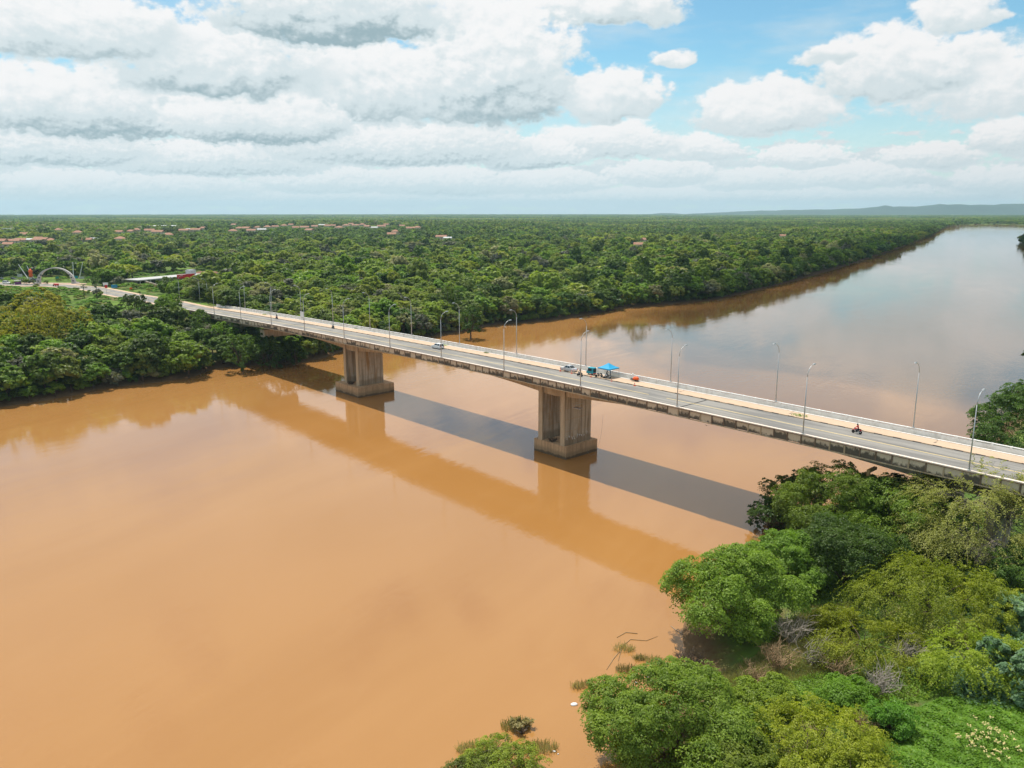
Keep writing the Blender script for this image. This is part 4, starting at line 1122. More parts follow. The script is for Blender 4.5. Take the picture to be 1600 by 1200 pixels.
NEAR = [
 # name, category, label, px, py, r, zc, style, mat, seed, n
 ('broadleaf_tree', 'tree', 'round dark green tree leaning over the muddy bank, in front of the brush', 1142, 946, 98, 5.4, 'broad', 'leaf_mid', 101, 27000, {'nl': 17, 'split': 2}),
 ('broadleaf_tree', 'tree', 'dark green tree at the middle of the thicket below the bridge', 1300, 800, 84, 7.5, 'broad', 'leaf_mid', 102, 21000, {'nl': 16}),
 ('broadleaf_tree', 'tree', 'dense green tree right of the thicket, beside the pale feathery tree', 1410, 830, 88, 7.0, 'broad', 'leaf_mid', 103, 21000, {'nl': 16}),
 ('broadleaf_tree', 'tree', 'green tree in the middle of the thicket with grey twigs showing', 1320, 880, 78, 6.5, 'broad', 'leaf_dark', 104, 18000, {'twigs': 40}),
 ('broadleaf_tree', 'tree', 'green tree between the round bank tree and the dark thicket', 1232, 885, 62, 6.0, 'broad', 'leaf_mid', 105, 15000, {}),
 ('broadleaf_tree', 'tree', 'dark topped tree standing against the bridge girder', 1390, 778, 44, 8.5, 'broad', 'leaf_dark', 106, 9000, {}),
 ('broadleaf_tree', 'tree', 'dark tree under the girder left of the pale feathery tree', 1450, 788, 42, 8.0, 'broad', 'leaf_dark', 107, 9000, {}),
 ('broadleaf_tree', 'tree', 'small dark tree on the water side of the thicket', 1255, 770, 42, 6.0, 'broad', 'leaf_dark', 108, 8000, {}),
 ('feathery_tree', 'tree', 'pale yellow green feathery tree with bare grey lower twigs beside the parapet', 1535, 806, 96, 12.5, 'feather', 'leaf_pale', 109, 56000, {'twigs': 260, 'bark': 'pale_bark', 'zsq': .60, 'leaf': .25, 'thick': .26}),
 ('feathery_tree', 'tree', 'wide drooping yellow green feathery tree in front of the thicket', 1450, 945, 88, 5.5, 'feather', 'leaf_feather', 110, 34000, {'zsq': .62, 'leaf': .25, 'droop': .9}),
 ('feathery_bush', 'bush', 'low drooping feathery bush at the foot of the wide feathery tree', 1350, 1012, 72, 4.2, 'feather', 'leaf_feather', 111, 24000, {'zsq': .5, 'leaf': .24, 'droop': .8}),
 ('feathery_bush', 'bush', 'feathery yellow green bush at the right beside the blue green plant', 1528, 1050, 66, 5.5, 'feather', 'leaf_feather', 112, 22000, {'zsq': .6, 'leaf': .24, 'droop': .8}),
 ('feathery_bush', 'bush', 'feathery bush right of the wide drooping tree, near the picture edge', 1560, 960, 52, 5.5, 'feather', 'leaf_feather', 113, 12000, {'zsq': .55, 'leaf': .24}),
 ('broad_leaved_plant', 'bush', 'blue green broad leaved plant at the right edge, upper one', 1590, 965, 42, 6.0, 'broad', 'leaf_blue', 114, 3800, {'leaf': .62, 'zsq': .7}),
 ('broad_leaved_plant', 'bush', 'blue green broad leaved plant at the right edge, lower one', 1588, 1065, 52, 5.8, 'broad', 'leaf_blue', 115, 4600, {'leaf': .62, 'zsq': .8}),
 ('broad_leaved_plant', 'bush', 'small blue green broad leaved plant by the dead twigs', 1448, 1052, 18, 4.6, 'broad', 'leaf_blue', 116, 700, {'leaf': .5, 'nl': 6}),
 ('broad_leaved_plant', 'bush', 'small blue green broad leaved plant in front of the right feathery bush', 1512, 1068, 15, 5.2, 'broad', 'leaf_blue', 117, 500, {'leaf': .5, 'nl': 5}),
 ('broadleaf_tree', 'tree', 'bright green rounded tree at the bottom edge by the water', 1050, 1142, 120, 4.8, 'broad', 'leaf_fresh', 118, 40000, {'nl': 22, 'leaf': .30, 'zsq': .62}),
 ('broadleaf_bush', 'bush', 'bright green bush at the bottom edge right of the rounded tree', 1150, 1200, 72, 4.5, 'broad', 'leaf_fresh', 119, 15000, {'leaf': .28, 'zsq': .65}),
 ('feathery_bush', 'bush', 'feathery olive yellow bush at the bottom centre of the bank', 1262, 1168, 84, 5.0, 'feather', 'leaf_feather', 120, 30000, {'zsq': .55, 'leaf': .22, 'droop': .7}),
 ('feathery_bush', 'bush', 'feathery olive yellow bush cut by the bottom edge', 1335, 1225, 66, 5.5, 'feather', 'leaf_feather', 121, 18000, {'zsq': .55, 'leaf': .22}),
 ('broadleaf_bush', 'bush', 'low green bush above the feathery bush at the bottom', 1200, 1098, 52, 3.4, 'broad', 'leaf_mid', 122, 9000, {'leaf': .28, 'zsq': .55}),
 ('broadleaf_bush', 'bush', 'low bright bush in the middle of the bank below the dead twigs', 1322, 1092, 46, 4.2, 'broad', 'leaf_bright', 123, 8000, {'leaf': .26, 'zsq': .5}),
 ('broadleaf_bush', 'bush', 'fresh green bush on the vine carpet left of the flowers', 1392, 1130, 34, 5.0, 'broad', 'leaf_bright', 124, 5000, {'leaf': .24, 'zsq': .8}),
 ('broadleaf_bush', 'bush', 'tan twigged bush at the upper tip of the thicket by the water', 1216, 772, 30, 5.0, 'broad', 'leaf_olive', 125, 2600, {'twigs': 70, 'bark': 'tan_twig', 'zsq': 1.1}),
 ('broadleaf_bush', 'bush', 'dark drooping bush touching the water at the tip of the thicket', 1205, 806, 40, 2.6, 'broad', 'leaf_dark', 126, 6000, {'twigs': 90, 'bark': 'bark', 'zsq': .7}),
 ('broadleaf_tree', 'tree', 'dark tree at the shaded foot of the pale feathery tree', 1590, 905, 50, 7.0, 'broad', 'leaf_dark', 127, 8000, {}),
 ('broadleaf_tree', 'tree', 'dark green tree rising beyond the bridge at the right edge', 1614, 672, 72, 11.0, 'broad', 'leaf_dark', 128, 30000, {'leaf': .40, 'nl': 18}),
 ('broadleaf_bush', 'bush', 'low dark bush beside the tree beyond the bridge', 1545, 684, 26, 8.0, 'broad', 'leaf_mid', 129, 2200, {'leaf': .5, 'zsq': .6}),
 ('feathery_bush', 'bush', 'grey green feathery bush between the wide tree and the right edge', 1500, 1000, 40, 4.5, 'feather', 'leaf_pale', 130, 8000, {'zsq': .6, 'leaf': .24}),
 ('broadleaf_tree', 'tree', 'mid green tree filling the thicket under the girder', 1340, 800, 60, 8.0, 'broad', 'leaf_mid', 134, 14000, {}),
 ('drowned_bush', 'bush', 'half drowned green bush in the water at the bottom edge', 790, 1192, 62, .9, 'broad', 'leaf_fresh', 131, 9000, {'zsq': .30, 'leaf': .20, 'nl': 16, 'twigs': 60}),
 ('drowned_bush', 'bush', 'half drowned olive bush cut by the bottom edge', 738, 1216, 48, .8, 'broad', 'leaf_olive', 132, 6000, {'zsq': .32, 'leaf': .20, 'nl': 14, 'twigs': 40}),
 ('drowned_bush', 'bush', 'small drowned reed clump rising from the water above the bottom bush', 815, 1140, 20, .5, 'feather', 'reed', 133, 1500, {'zsq': .5, 'leaf': .26, 'droop': .1, 'nl': 6}),
]
for (nm, cat, lab, px, py, r, zc, sty, mt, sd_, n, kw) in NEAR: near_tree(nm, cat, lab, px, py, r, zc, sty, mt, sd_, n, **kw)
DEAD = [(1425, 1034, 34, 4.2, 'grey bare shrub in the middle of the bank beside the small blue green plant', 'dead_twig', 42), (1236, 1003, 42, 2.8, 'pale dead branches on the bare slope right of the round bank tree', 'dead_twig', 34),
        (1180, 1075, 28, 1.8, 'brown twigs on the dark bank under the round bank tree', 'tan_twig', 34), (1345, 1135, 24, 4.4, 'grey brown dead shrub between the feathery bush and the vine carpet', 'tan_twig', 60),
        (1075, 1040, 30, .8, 'dark tangle of roots at the waterline under the round bank tree', 'bark', 60), (1310, 1058, 34, 3.6, 'brownish twigs across the slope below the low feathery bush', 'tan_twig', 36), (1548, 880, 36, 8.0, 'grey tangle of bare twigs hanging in the pale feathery tree', 'dead_twig', 90),
        (1272, 1040, 42, 3.0, 'fallen grey branch on dry grass above the bottom bushes', 'dead_twig', 26), (1215, 1050, 34, 2.2, 'sprawling brown brush below the pale dead branches on the slope', 'tan_twig', 44), (1375, 1075, 36, 4.4, 'low pale brush left of the vine carpet below the grey bare shrub', 'dead_twig', 40)]
for i, (px, py, r, z, lab, mt, n) in enumerate(DEAD):
    x, y, dist = at_crown(px, py, z); Rd = r * dist / F_PX; zz = max(gz(x, y), -.2)
    o = twig_bush(300 + i, Rd, Rd * 1.05 if i != 6 else Rd, n, M[mt], .05).build('dead_shrub', M[mt], None, loc=(x, y, zz if i != 6 else 7.0)); tag(o, lab, 'shrub')
for i, (o, sx, zz, lab) in enumerate(((5.6, 126.5, 2.95, 'tangle of flood debris lying on the near pile cap between the pier slabs'), (4.3, 213.0, 2.9, 'tangle of flood debris lying on the left pile cap between the pier slabs'))):
    p = bp(sx, o, zz); ob = twig_bush(340 + i, 1.6, .9, 40, M['bark'], .05).build('flood_debris', M['bark'], None, loc=p); tag(ob, lab, 'debris')
# drowned reeds, driftwood and litter at the water's edge
def reed_clump(label, px, py, r, n, mat='reed', h=.7):
    p = gp(px, py, .0); dist = (p - Vector((0, 0, CAM_H))).length; R = r * dist / F_PX; rg = random.Random(int(px)); m = MB()
    for _ in range(n):
        a = rg.uniform(0, 6.28); rr = R * math.sqrt(rg.random()); x, y = rr * math.cos(a), rr * .6 * math.sin(a); b = rg.uniform(0, 6.28); l = rg.uniform(.1, .5); hh = h * rg.uniform(.3, 1.0)
        m.add([(x - .03 * math.sin(b), y + .03 * math.cos(b), -.1), (x + .03 * math.sin(b), y - .03 * math.cos(b), -.1), (x + l * math.cos(b) + .02, y + l * math.sin(b), hh), (x + l * math.cos(b) - .02, y + l * math.sin(b), hh)], [(0, 1, 2, 3)])
    o = m.build('reed_clump', M[mat], None, loc=(p.x, p.y, 0)); tag(o, label, 'reeds'); return o
for a in (('drowned reed clump nearest the floating white litter, left one', 902, 1074, 10, 150), ('drowned reed clump left of the driftwood line', 918, 1072, 9, 120), ('small reed clump in front of the driftwood arc', 1000, 1030, 9, 130),
          ('reed clump right of the driftwood arc', 1022, 1034, 13, 200), ('dense reed clump at the lower end of the driftwood arc', 978, 1048, 15, 240), ('dark reeds along the upper driftwood arc', 975, 1015, 16, 200), ('thin reeds at the upper tip of the bottom bush', 806, 1136, 22, 420), ('thin reeds left of the bottom bush', 742, 1172, 26, 420), ('thin reeds right of the bottom bush', 848, 1170, 22, 360), ('reeds by the bottom tree at the waterline', 932, 1100, 10, 150),
          ('pale reeds on the shore between thicket and round tree', 1195, 846, 22, 260), ('dry reeds on the point above the round bank tree', 1180, 862, 18, 200)): reed_clump(*a)
for i, (pts, lab) in enumerate((([(966, 1033), (972, 1010), (985, 999), (1010, 1001), (1028, 994)], 'curved dark driftwood branch lying in the shallow water'), ([(920, 1082), (945, 1081), (978, 1078)], 'straight drowned log between the reeds and the shore'),
                                ([(964, 996), (978, 988), (996, 990)], 'small driftwood twig above the curved branch'), ([(948, 1046), (958, 1030), (968, 1018)], 'thin drowned twig left of the curved branch'), ([(1048, 978), (1058, 986), (1068, 992)], 'pale driftwood piece against the round bank tree'))):
    P = [gp(x, y, .04) for x, y in pts]; b0 = P[0].copy(); o = MB().tube([p - b0 for p in P], [.03, .06, .05, .035, .015][:len(P)], 6).build('driftwood', M['tan_twig' if i != 4 else 'pale_bark'], None, True, ); o.location = b0; tag(o, lab, 'driftwood')
def litter(label, px, py, s, seed):
    rg = random.Random(seed); p = gp(px, py, .03); m = MB()
    m.lathe([(.02, 0), (s * rg.uniform(.8, 1.1), .04), (s, s * .3), (s * .6, s * .55), (.02, s * .6)], 7, Matrix.Rotation(rg.uniform(-.4, .4), 4, 'X') @ Matrix.Diagonal((1.3, .8, 1, 1)))
    o = m.build('plastic_litter', M['sign_white'], None, True, loc=(p.x, p.y, 0), rz=rg.uniform(0, 6)); tag(o, label, 'litter', 'white litter along the waterline')
for i, (px, py, s, lab) in enumerate(((897, 1101, .34, 'largest white plastic bag floating in open water'), (931, 1094, .16, 'white litter piece left of the bottom tree'), (942, 1100, .14, 'white litter piece touching the bottom tree'), (1003, 1045, .16, 'white litter piece behind the reed clumps'),
                                      (994, 1067, .17, 'white litter piece at the end of the drowned log'), (971, 1072, .16, 'white litter piece on the driftwood heap'), (953, 1082, .13, 'small white litter by the drowned log'), (866, 1174, .16, 'white litter right of the half drowned bush'),
                                      (1012, 1058, .13, 'white litter near the bottom tree top'), (872, 1178, .10, 'tiny white litter beside the half drowned bush'), (1184, 853, .16, 'white litter on the point between thicket and round tree'), (1176, 860, .13, 'tiny white litter on the point'))): litter(lab, px, py, s, 40 + i)

# ------------------------------------------------------------------ ground vegetation of the near bank
def carpet(name, polys, n, mat, leaf, aspect, mound, seed, up=1.0, blades=False):
    """leaves strewn over the ground inside these outlines of the photograph (ground taken at its own height)"""
    rg = np.random.default_rng(seed); P = []
    for poly, z in polys:
        W = np.array([tuple(gp(x, y, z).to_2d()) for x, y in poly]); lo, hi = W.min(0), W.max(0); got = []
        while sum(len(g) for g in got) < n // len(polys):
            q = rg.uniform(lo, hi, (6000, 2)); ins = np.zeros(len(q), bool)
            for i in range(len(W)):
                (ax, ay), (bx, by) = W[i], W[(i + 1) % len(W)]
                ins ^= ((ay > q[:, 1]) != (by > q[:, 1])) & (q[:, 0] < (bx - ax) * (q[:, 1] - ay) / (by - ay + 1e-12) + ax)
            got.append(q[ins])
        P.append(np.vstack(got)[:n // len(polys)])
    P = np.vstack(P); d = shore_dist(P[:, 0], P[:, 1]); P = P[d > .2]; n = len(P)
    z = ground_z(P[:, 0], P[:, 1])
    hump = (np.sin(P[:, 0] * 1.1 + 1) * np.cos(P[:, 1] * .9) + np.sin(P[:, 0] * 2.7) * np.sin(P[:, 1] * 2.3 + 1) * .6 + 1.3) * mound
    h = hump * rg.random(n) ** .4 + .04
    C = np.stack([P[:, 0], P[:, 1], z + h], 1)
    if blades:
        N = unit(rg.normal(size=(n, 3)) * np.array([1, 1, .15])); T = unit(rg.normal(size=(n, 3)) * .45 + np.array([0, 0, 1.]))
        V = leaf_quads(C, N, leaf, leaf * aspect, rg, T)
    else:
        N = unit(rg.normal(size=(n, 3)) * .55 + np.array([0, 0, up])); V = leaf_quads(C, N, leaf, leaf * aspect, rg)
    return link(name, quads_to_mesh(name, V, M[mat]), kind='stuff')
carpet('creeper_carpet', [([(1380, 1110), (1470, 1085), (1560, 1090), (1640, 1120), (1640, 1260), (1400, 1260), (1360, 1180)], 5.0)], 46000, 'leaf_bright', .30, .7, .30, 1, up=1.9)
carpet('undergrowth', [([(1180, 1060), (1300, 1050), (1440, 1050), (1480, 1095), (1380, 1115), (1250, 1120), (1180, 1110)], 3.5)], 9000, 'leaf_mid', .26, .6, .30, 2)
carpet('undergrowth', [([(1480, 900), (1640, 880), (1640, 1110), (1520, 1100), (1440, 1040), (1460, 960)], 5.0)], 12000, 'leaf_blue', .32, .7, .4, 3)
carpet('dry_grass', [([(1160, 1050), (1230, 985), (1300, 960), (1330, 1010), (1300, 1060), (1220, 1085), (1160, 1085)], 2.5), ([(1290, 1050), (1420, 1040), (1440, 1090), (1340, 1100)], 4.0)], 9000, 'reed', .55, .07, .12, 4, blades=True)
carpet('grass', [([(1180, 1090), (1400, 1060), (1640, 1080), (1640, 1300), (950, 1300), (950, 1180)], 4.5), ([(1190, 840), (1480, 800), (1640, 860), (1640, 1000), (1300, 980)], 5.0)], 22000, 'leaf_olive', .42, .10, .10, 5, blades=True)
carpet('undergrowth', [([(1190, 840), (1260, 780), (1480, 770), (1640, 820), (1640, 960), (1300, 980)], 5.0)], 14000, 'leaf_dark', .34, .6, .5, 6)
carpet('undergrowth', [([(1215, 845), (1300, 800), (1640, 830), (1640, 1100), (1450, 1060), (1400, 980), (1250, 930)], 4.5), ([(1640, 1090), (1640, 1300), (960, 1300), (1020, 1150), (1200, 1100), (1400, 1110)], 4.0)], 20000, 'leaf_mid', .24, .6, .36, 7)
carpet('dry_grass', [([(1100, 1060), (1180, 1030), (1260, 960), (1340, 960), (1340, 1060), (1200, 1090), (1110, 1085)], 2.0)], 20000, 'reed', .7, .07, .16, 8, blades=True)
fl = MB(); rg_ = random.Random(9)
fp = thing('flowering_shrub', 'thin shrub with pale yellow flower heads on the bright creeper carpet', 'shrub', (0, 0, 0))
q0 = gp(1545, 1160, 5.5); fp.location = (q0.x, q0.y, gz(q0.x, q0.y)); st_m = MB()
for _ in range(46):
    a = rg_.uniform(0, 6.28); rr = 3.1 * math.sqrt(rg_.random()); x, y = rr * math.cos(a), rr * math.sin(a); h = rg_.uniform(.9, 1.9)
    st_m.tube([(x * .7, y * .7, 0), (x, y, h)], [.03, .015], 3, False)
    for _k in range(5): fl.lathe([(.01, 0), (.075, .04), (.06, .10), (.01, .14)], 5, Matrix.Translation((x + rg_.uniform(-.17, .17), y + rg_.uniform(-.17, .17), h + rg_.uniform(-.05, .2))))
st_m.build('stem', M['leaf_olive'], fp); fl.build('flower_heads', M['flower'], fp, kind='stuff')

# ------------------------------------------------------------------ the wood
def in_poly(poly, x, y):
    ins = np.zeros(np.shape(x), bool)
    for i in range(len(poly)):
        (ax, ay), (bx, by) = poly[i], poly[(i + 1) % len(poly)]
        ins ^= ((ay > y) != (by > y)) & (x < (bx - ax) * (y - ay) / (by - ay + 1e-12) + ax)
    return ins
def px_poly(pts, z): return [tuple(gp(x, y, z).to_2d()) for x, y in pts]
CLEAR = [px_poly([(-160, 446), (0, 452), (62, 455), (125, 462), (195, 474), (240, 482), (215, 498), (150, 500), (95, 494), (40, 484), (-160, 486)], 13),      # grass slope below the road
         px_poly([(-160, 424), (60, 424), (145, 427), (150, 440), (215, 458), (250, 462), (262, 470), (235, 476), (120, 458), (0, 455), (-160, 450)], 13.8),   # square and verge
         px_poly([(200, 420), (352, 417), (352, 436), (300, 446), (255, 458), (232, 458), (204, 446)], 13)]
HOUSES = [(2, 381, 16), (14, 386, 12), (22, 377, 14), (33, 379, 13), (46, 377, 15), (58, 376, 13), (71, 377, 14), (80, 374, 10), (38, 369, 10), (60, 371, 10), (92, 361, 12), (122, 366, 14), (137, 379, 13), (147, 373, 15), (186, 364, 14), (189, 376, 15),
          (206, 363, 14), (214, 361, 12), (234, 362, 16), (247, 365, 18), (263, 367, 16), (288, 362, 17), (297, 360, 16), (306, 361, 18), (318, 358, 12), (366, 352, 14), (364, 363, 15), (374, 358, 14), (385, 358, 18), (393, 362, 16), (402, 357, 14), (409, 360, 16), (418, 356, 14),
          (430, 355, 14), (444, 353, 14), (455, 352, 13), (462, 357, 14), (476, 356, 18), (484, 361, 16), (492, 355, 14), (503, 352, 16), (512, 354, 15), (520, 353, 14), (530, 357, 16), (541, 354, 16), (548, 351, 14), (556, 353, 18), (566, 352, 16), (574, 355, 14), (586, 357, 16), (596, 355, 18),
          (604, 352, 14), (612, 366, 14), (618, 364, 12), (628, 353, 14), (640, 358, 18), (652, 357, 14), (690, 376, 17), (700, 378, 12), (1012, 377, 20), (1022, 378, 14), (997, 385, 12), (1223, 370, 14)]
def on_land(px, py, guess=12.0):
    z = guess
    for _ in range(4): p = gp(px, py, z); z = gz(p.x, p.y)
    return Vector((p.x, p.y, z))
HP = []
for (px, py, w) in HOUSES:
    p = on_land(px, py + 1.5); HP.append((p, w))
hxy = np.array([(p.x, p.y) for p, w in HP])
def blocked(x, y, R):
    """no tree here: river, road, square, houses (and a little in front of each)"""
    x = np.asarray(x); y = np.asarray(y)
    b = shore_dist(x, y) < R * .3
    b |= road_near(x, y)[0] < 8.5 + R * .6
    for P in CLEAR: b |= in_poly(P, x, y)
    s = x * BD.x + y * BD.y; o = x * BN.x + y * BN.y - OFF
    b |= (s > ABUT_R - 20) & (s < 390) & (o > -R * .5 - 1) & (o < HW + R * .5 + 1) & ~((s < 322) & (s > 240) & (R < 1.99))
    r = np.hypot(x, y)
    far = r > 900
    if far.any():
        ux, uy = x[far] / r[far], y[far] / r[far]; bb = np.zeros(far.sum(), bool)
        for hx, hy in hxy:
            dx, dy = hx - x[far], hy - y[far]; al = dx * ux + dy * uy; ac = np.abs(dx * uy - dy * ux)
            bb |= (np.abs(al) < 10 + R[far] * .6) & (ac < 11 + R[far] * .6)
        b[far] |= bb
    return b
VIEWS = [(206, 346, 420, 438, 600), (205, 252, 436, 455, 480), (118, 242, 443, 473, 420), (-5, 128, 410, 452, 530), (120, 200, 426, 452, 480), (-5, 105, 452, 481, 370), (105, 205, 455, 494, 345)] + [(px - w * .75, px + w * .75, py - 6, py + .5, math.hypot(p.x, p.y) - 8) for (px, py, w), (p, _) in zip(HOUSES, HP)]
VIEWS += [(228, 278, 353, 362, 1500), (4, 20, 355, 368, 1300)]
def keep_low(x, y, z, R, top):
    """largest share of its height a tree may have here without hiding a building, the road or the square behind it"""
    c, s = math.cos(PITCH), math.sin(PITCH); r = np.hypot(x, y); lim = np.ones(len(x))
    def pix(zz):
        Z = zz - CAM_H; dd = y * c - Z * s; return 800 + F_PX * x / dd, 600 - F_PX * (y * s + Z * c) / dd
    px, pb = pix(z); _, ptop = pix(z + top); hw = R * F_PX / r
    for x0, x1, y0, y1, dist in VIEWS:
        k = (px + hw * .8 > x0) & (px - hw * .8 < x1) & (r < dist) & (ptop < y1) & (pb > y0)
        lim = np.where(k, np.minimum(lim, np.clip((pb - y1) / np.maximum(pb - ptop, .01), 0, 1)), lim)
    return lim
def fld(x, y, k, s): return np.sin(x * k + s) * np.cos(y * k * 1.13 + s * 2.1) + .6 * np.sin(x * k * 2.3 + y * k * 1.7 + s * 3) + .4 * np.sin(x * k * 5.1 - y * k * 4.3 + s)
# kinds: (name, leaf material, label words)
TONES = [('leaf_dark', 'dark green'), ('leaf_mid', 'mid green'), ('leaf_olive', 'olive green'), ('leaf_yellow', 'yellow green'), ('leaf_grey', 'grey green'), ('leaf_cream', 'pale blossoming')]
def tone_of(x, y, rnd, shore):
    a = fld(x, y, .011, 1.0) * .6 + fld(x, y, .0031, 2.0) * .6
    w = np.array([1.25 - .7 * a + 1.6 * np.exp(-shore / 22), 1.6, .75 + .3 * a, max(.05, .85 + .60 * a - .8 * math.exp(-shore / 25)), .30 + .1 * a, max(.02, .22 + .26 * a)]).clip(.03)
    return int(np.searchsorted(np.cumsum(w) / w.sum(), rnd))
def far_view(x, y): return abs(math.atan2(x, y)) < R(47)

MIDV = {}; LOWV = {}; CLV = {}; PAV = {}
def src(name, me):
    return bpy.data.objects.new(name, me)
for ti, (mt, _) in enumerate(TONES):
    MIDV[ti] = [crown_broad('mid_crown', 500 + ti * 9 + k, 5.0, (.5, .9, .3)[k], (9.2, 8.4, 10.2)[k], (15, 18, 13)[k], 3000, .82, M[mt], .62, 20)[0] for k in range(3)]
    LOWV[ti] = [crown_broad('low_crown', 700 + ti * 9 + k, (5.0, 4.2, 6.2, 5.0)[k], (.6, .5, 3.4, .1)[k], (8.6, 10.8, 7.4, 5.6)[k], (10, 12, 9, 8)[k], 640, (1.45, 1.3, 1.5, 1.3)[k], M[mt], (.80, .8, .6, .7)[k], 10)[0] for k in range(4)]
def cluster(seed, nt_, span, mats, nleaf, leaf, core):
    rg = np.random.default_rng(seed); Vs = []; mi = []
    for i in range(nt_):
        a = 2 * math.pi * i * .618; rr = span * math.sqrt((i + .5) / nt_); R_ = rg.uniform(4.2, 7.0); h = rg.uniform(7.5, 11.5); k = int(rg.integers(0, len(mats)))
        me, L = crown_broad('t', seed * 50 + i, R_, .3, h, 6, nleaf, leaf, M['leaf_dark'], core, 8)
        co = np.empty(len(me.vertices) * 3, np.float32); me.vertices.foreach_get('co', co); V = co.reshape(-1, 4, 3) + np.array([rr * math.cos(a), rr * math.sin(a), 0]); bpy.data.meshes.remove(me)
        Vs.append(V); mi.append(np.full(len(V), k))
    return quads_to_mesh('tree_clump', np.vstack(Vs), [M[m] for m in mats], np.concatenate(mi))
for k in range(5):
    mats = [('leaf_dark', 'leaf_mid', 'leaf_olive'), ('leaf_dark', 'leaf_dark', 'leaf_mid'), ('leaf_mid', 'leaf_mid', 'leaf_yellow'), ('leaf_mid', 'leaf_yellow', 'leaf_cream'), ('leaf_dark', 'leaf_olive', 'leaf_mid')][k]
    CLV[k] = cluster(60 + k, 5, 11.5, mats, 130, 2.6, .86)
    PAV[k] = cluster(80 + k, 46, 52, mats, 34, 4.2, .92)
def ring_points(r0, r1, cell, cap=R(47)):
    out = []; r = r0
    while r < r1:
        n = int(2 * cap * r / cell); th = (np.arange(n) + NP.uniform(-.42, .42, n)) / n * 2 * cap - cap
        rr = r + NP.uniform(-.42, .42, n) * cell; out.append(np.stack([rr * np.sin(th), rr * np.cos(th)], 1)); r += cell * .93
    return np.vstack(out)
# shoreline rows first, then the wood behind
cand = []      # x, y, R, level
def along_shore(i0, i1, step, inset, Rm, rmax=1000):
    for i in range(i0, i1):
        a, b = Vector(RA[i]), Vector(RB[i]); L = (b - a).length; n = max(1, int(L / step)); nrm = Vector(((b - a).y, -(b - a).x)).normalized()
        for k in range(n):
            p = a.lerp(b, (k + RNG.uniform(.1, .9)) / n)
            if p.length > rmax: continue
            for sgn in (1, -1):
                q = p + nrm * sgn * RNG.uniform(*inset)
                if float(shore_dist(np.array([q.x]), np.array([q.y]))[0]) > 0: cand.append((q.x, q.y, RNG.uniform(*Rm))); break
along_shore(2, 31, 6.5, (2.2, 4.8), (4.2, 7.4))
along_shore(2, 31, 2.6, (.25, 1.2), (1.5, 2.9), 700)
pts = ring_points(190, 440, 6.9); cand += [(x, y, RNG.uniform(3.2, 6.8)) for x, y in pts]
cand = np.array(cand); d_ = shore_dist(cand[:, 0], cand[:, 1])
s_b = cand[:, 0] * BD.x + cand[:, 1] * BD.y; o_b = cand[:, 0] * BN.x + cand[:, 1] * BN.y - OFF
under = (s_b > 235) & (s_b < 325) & (o_b > -4.5) & (o_b < HW + 4.5)
cand[under, 2] = np.minimum(cand[under, 2], 2.6 + .6 * NP.random(under.sum()))
low = keep_low(cand[:, 0], cand[:, 1], ground_z(cand[:, 0], cand[:, 1], d_), cand[:, 2], cand[:, 2] * 2.0)
cand[:, 2] *= np.where(low < 1, low * .95, 1)
bl = blocked(cand[:, 0], cand[:, 1], np.where(under, 1.5, np.minimum(cand[:, 2], 2.0)) * np.where(d_ < 3, .05, 1)) | (d_ < .2) | (cand[:, 2] < .9)
# nothing grows on the near (right) bank here: its plants are placed one by one
rightbank = (cand[:, 1] < 260) & (cand[:, 0] > -10)
ok = ~bl & ~rightbank; cand, d_ = cand[ok], d_[ok]
def in_frame(x, y, z, m=40):
    c, s = math.cos(PITCH), math.sin(PITCH); Z = z - CAM_H; dd = y * c - Z * s
    if dd < 1: return False
    px = 800 + F_PX * x / dd; py = 600 - F_PX * (y * s + Z * c) / dd
    return -m < px < 1600 + m and -m < py < 1200 + m
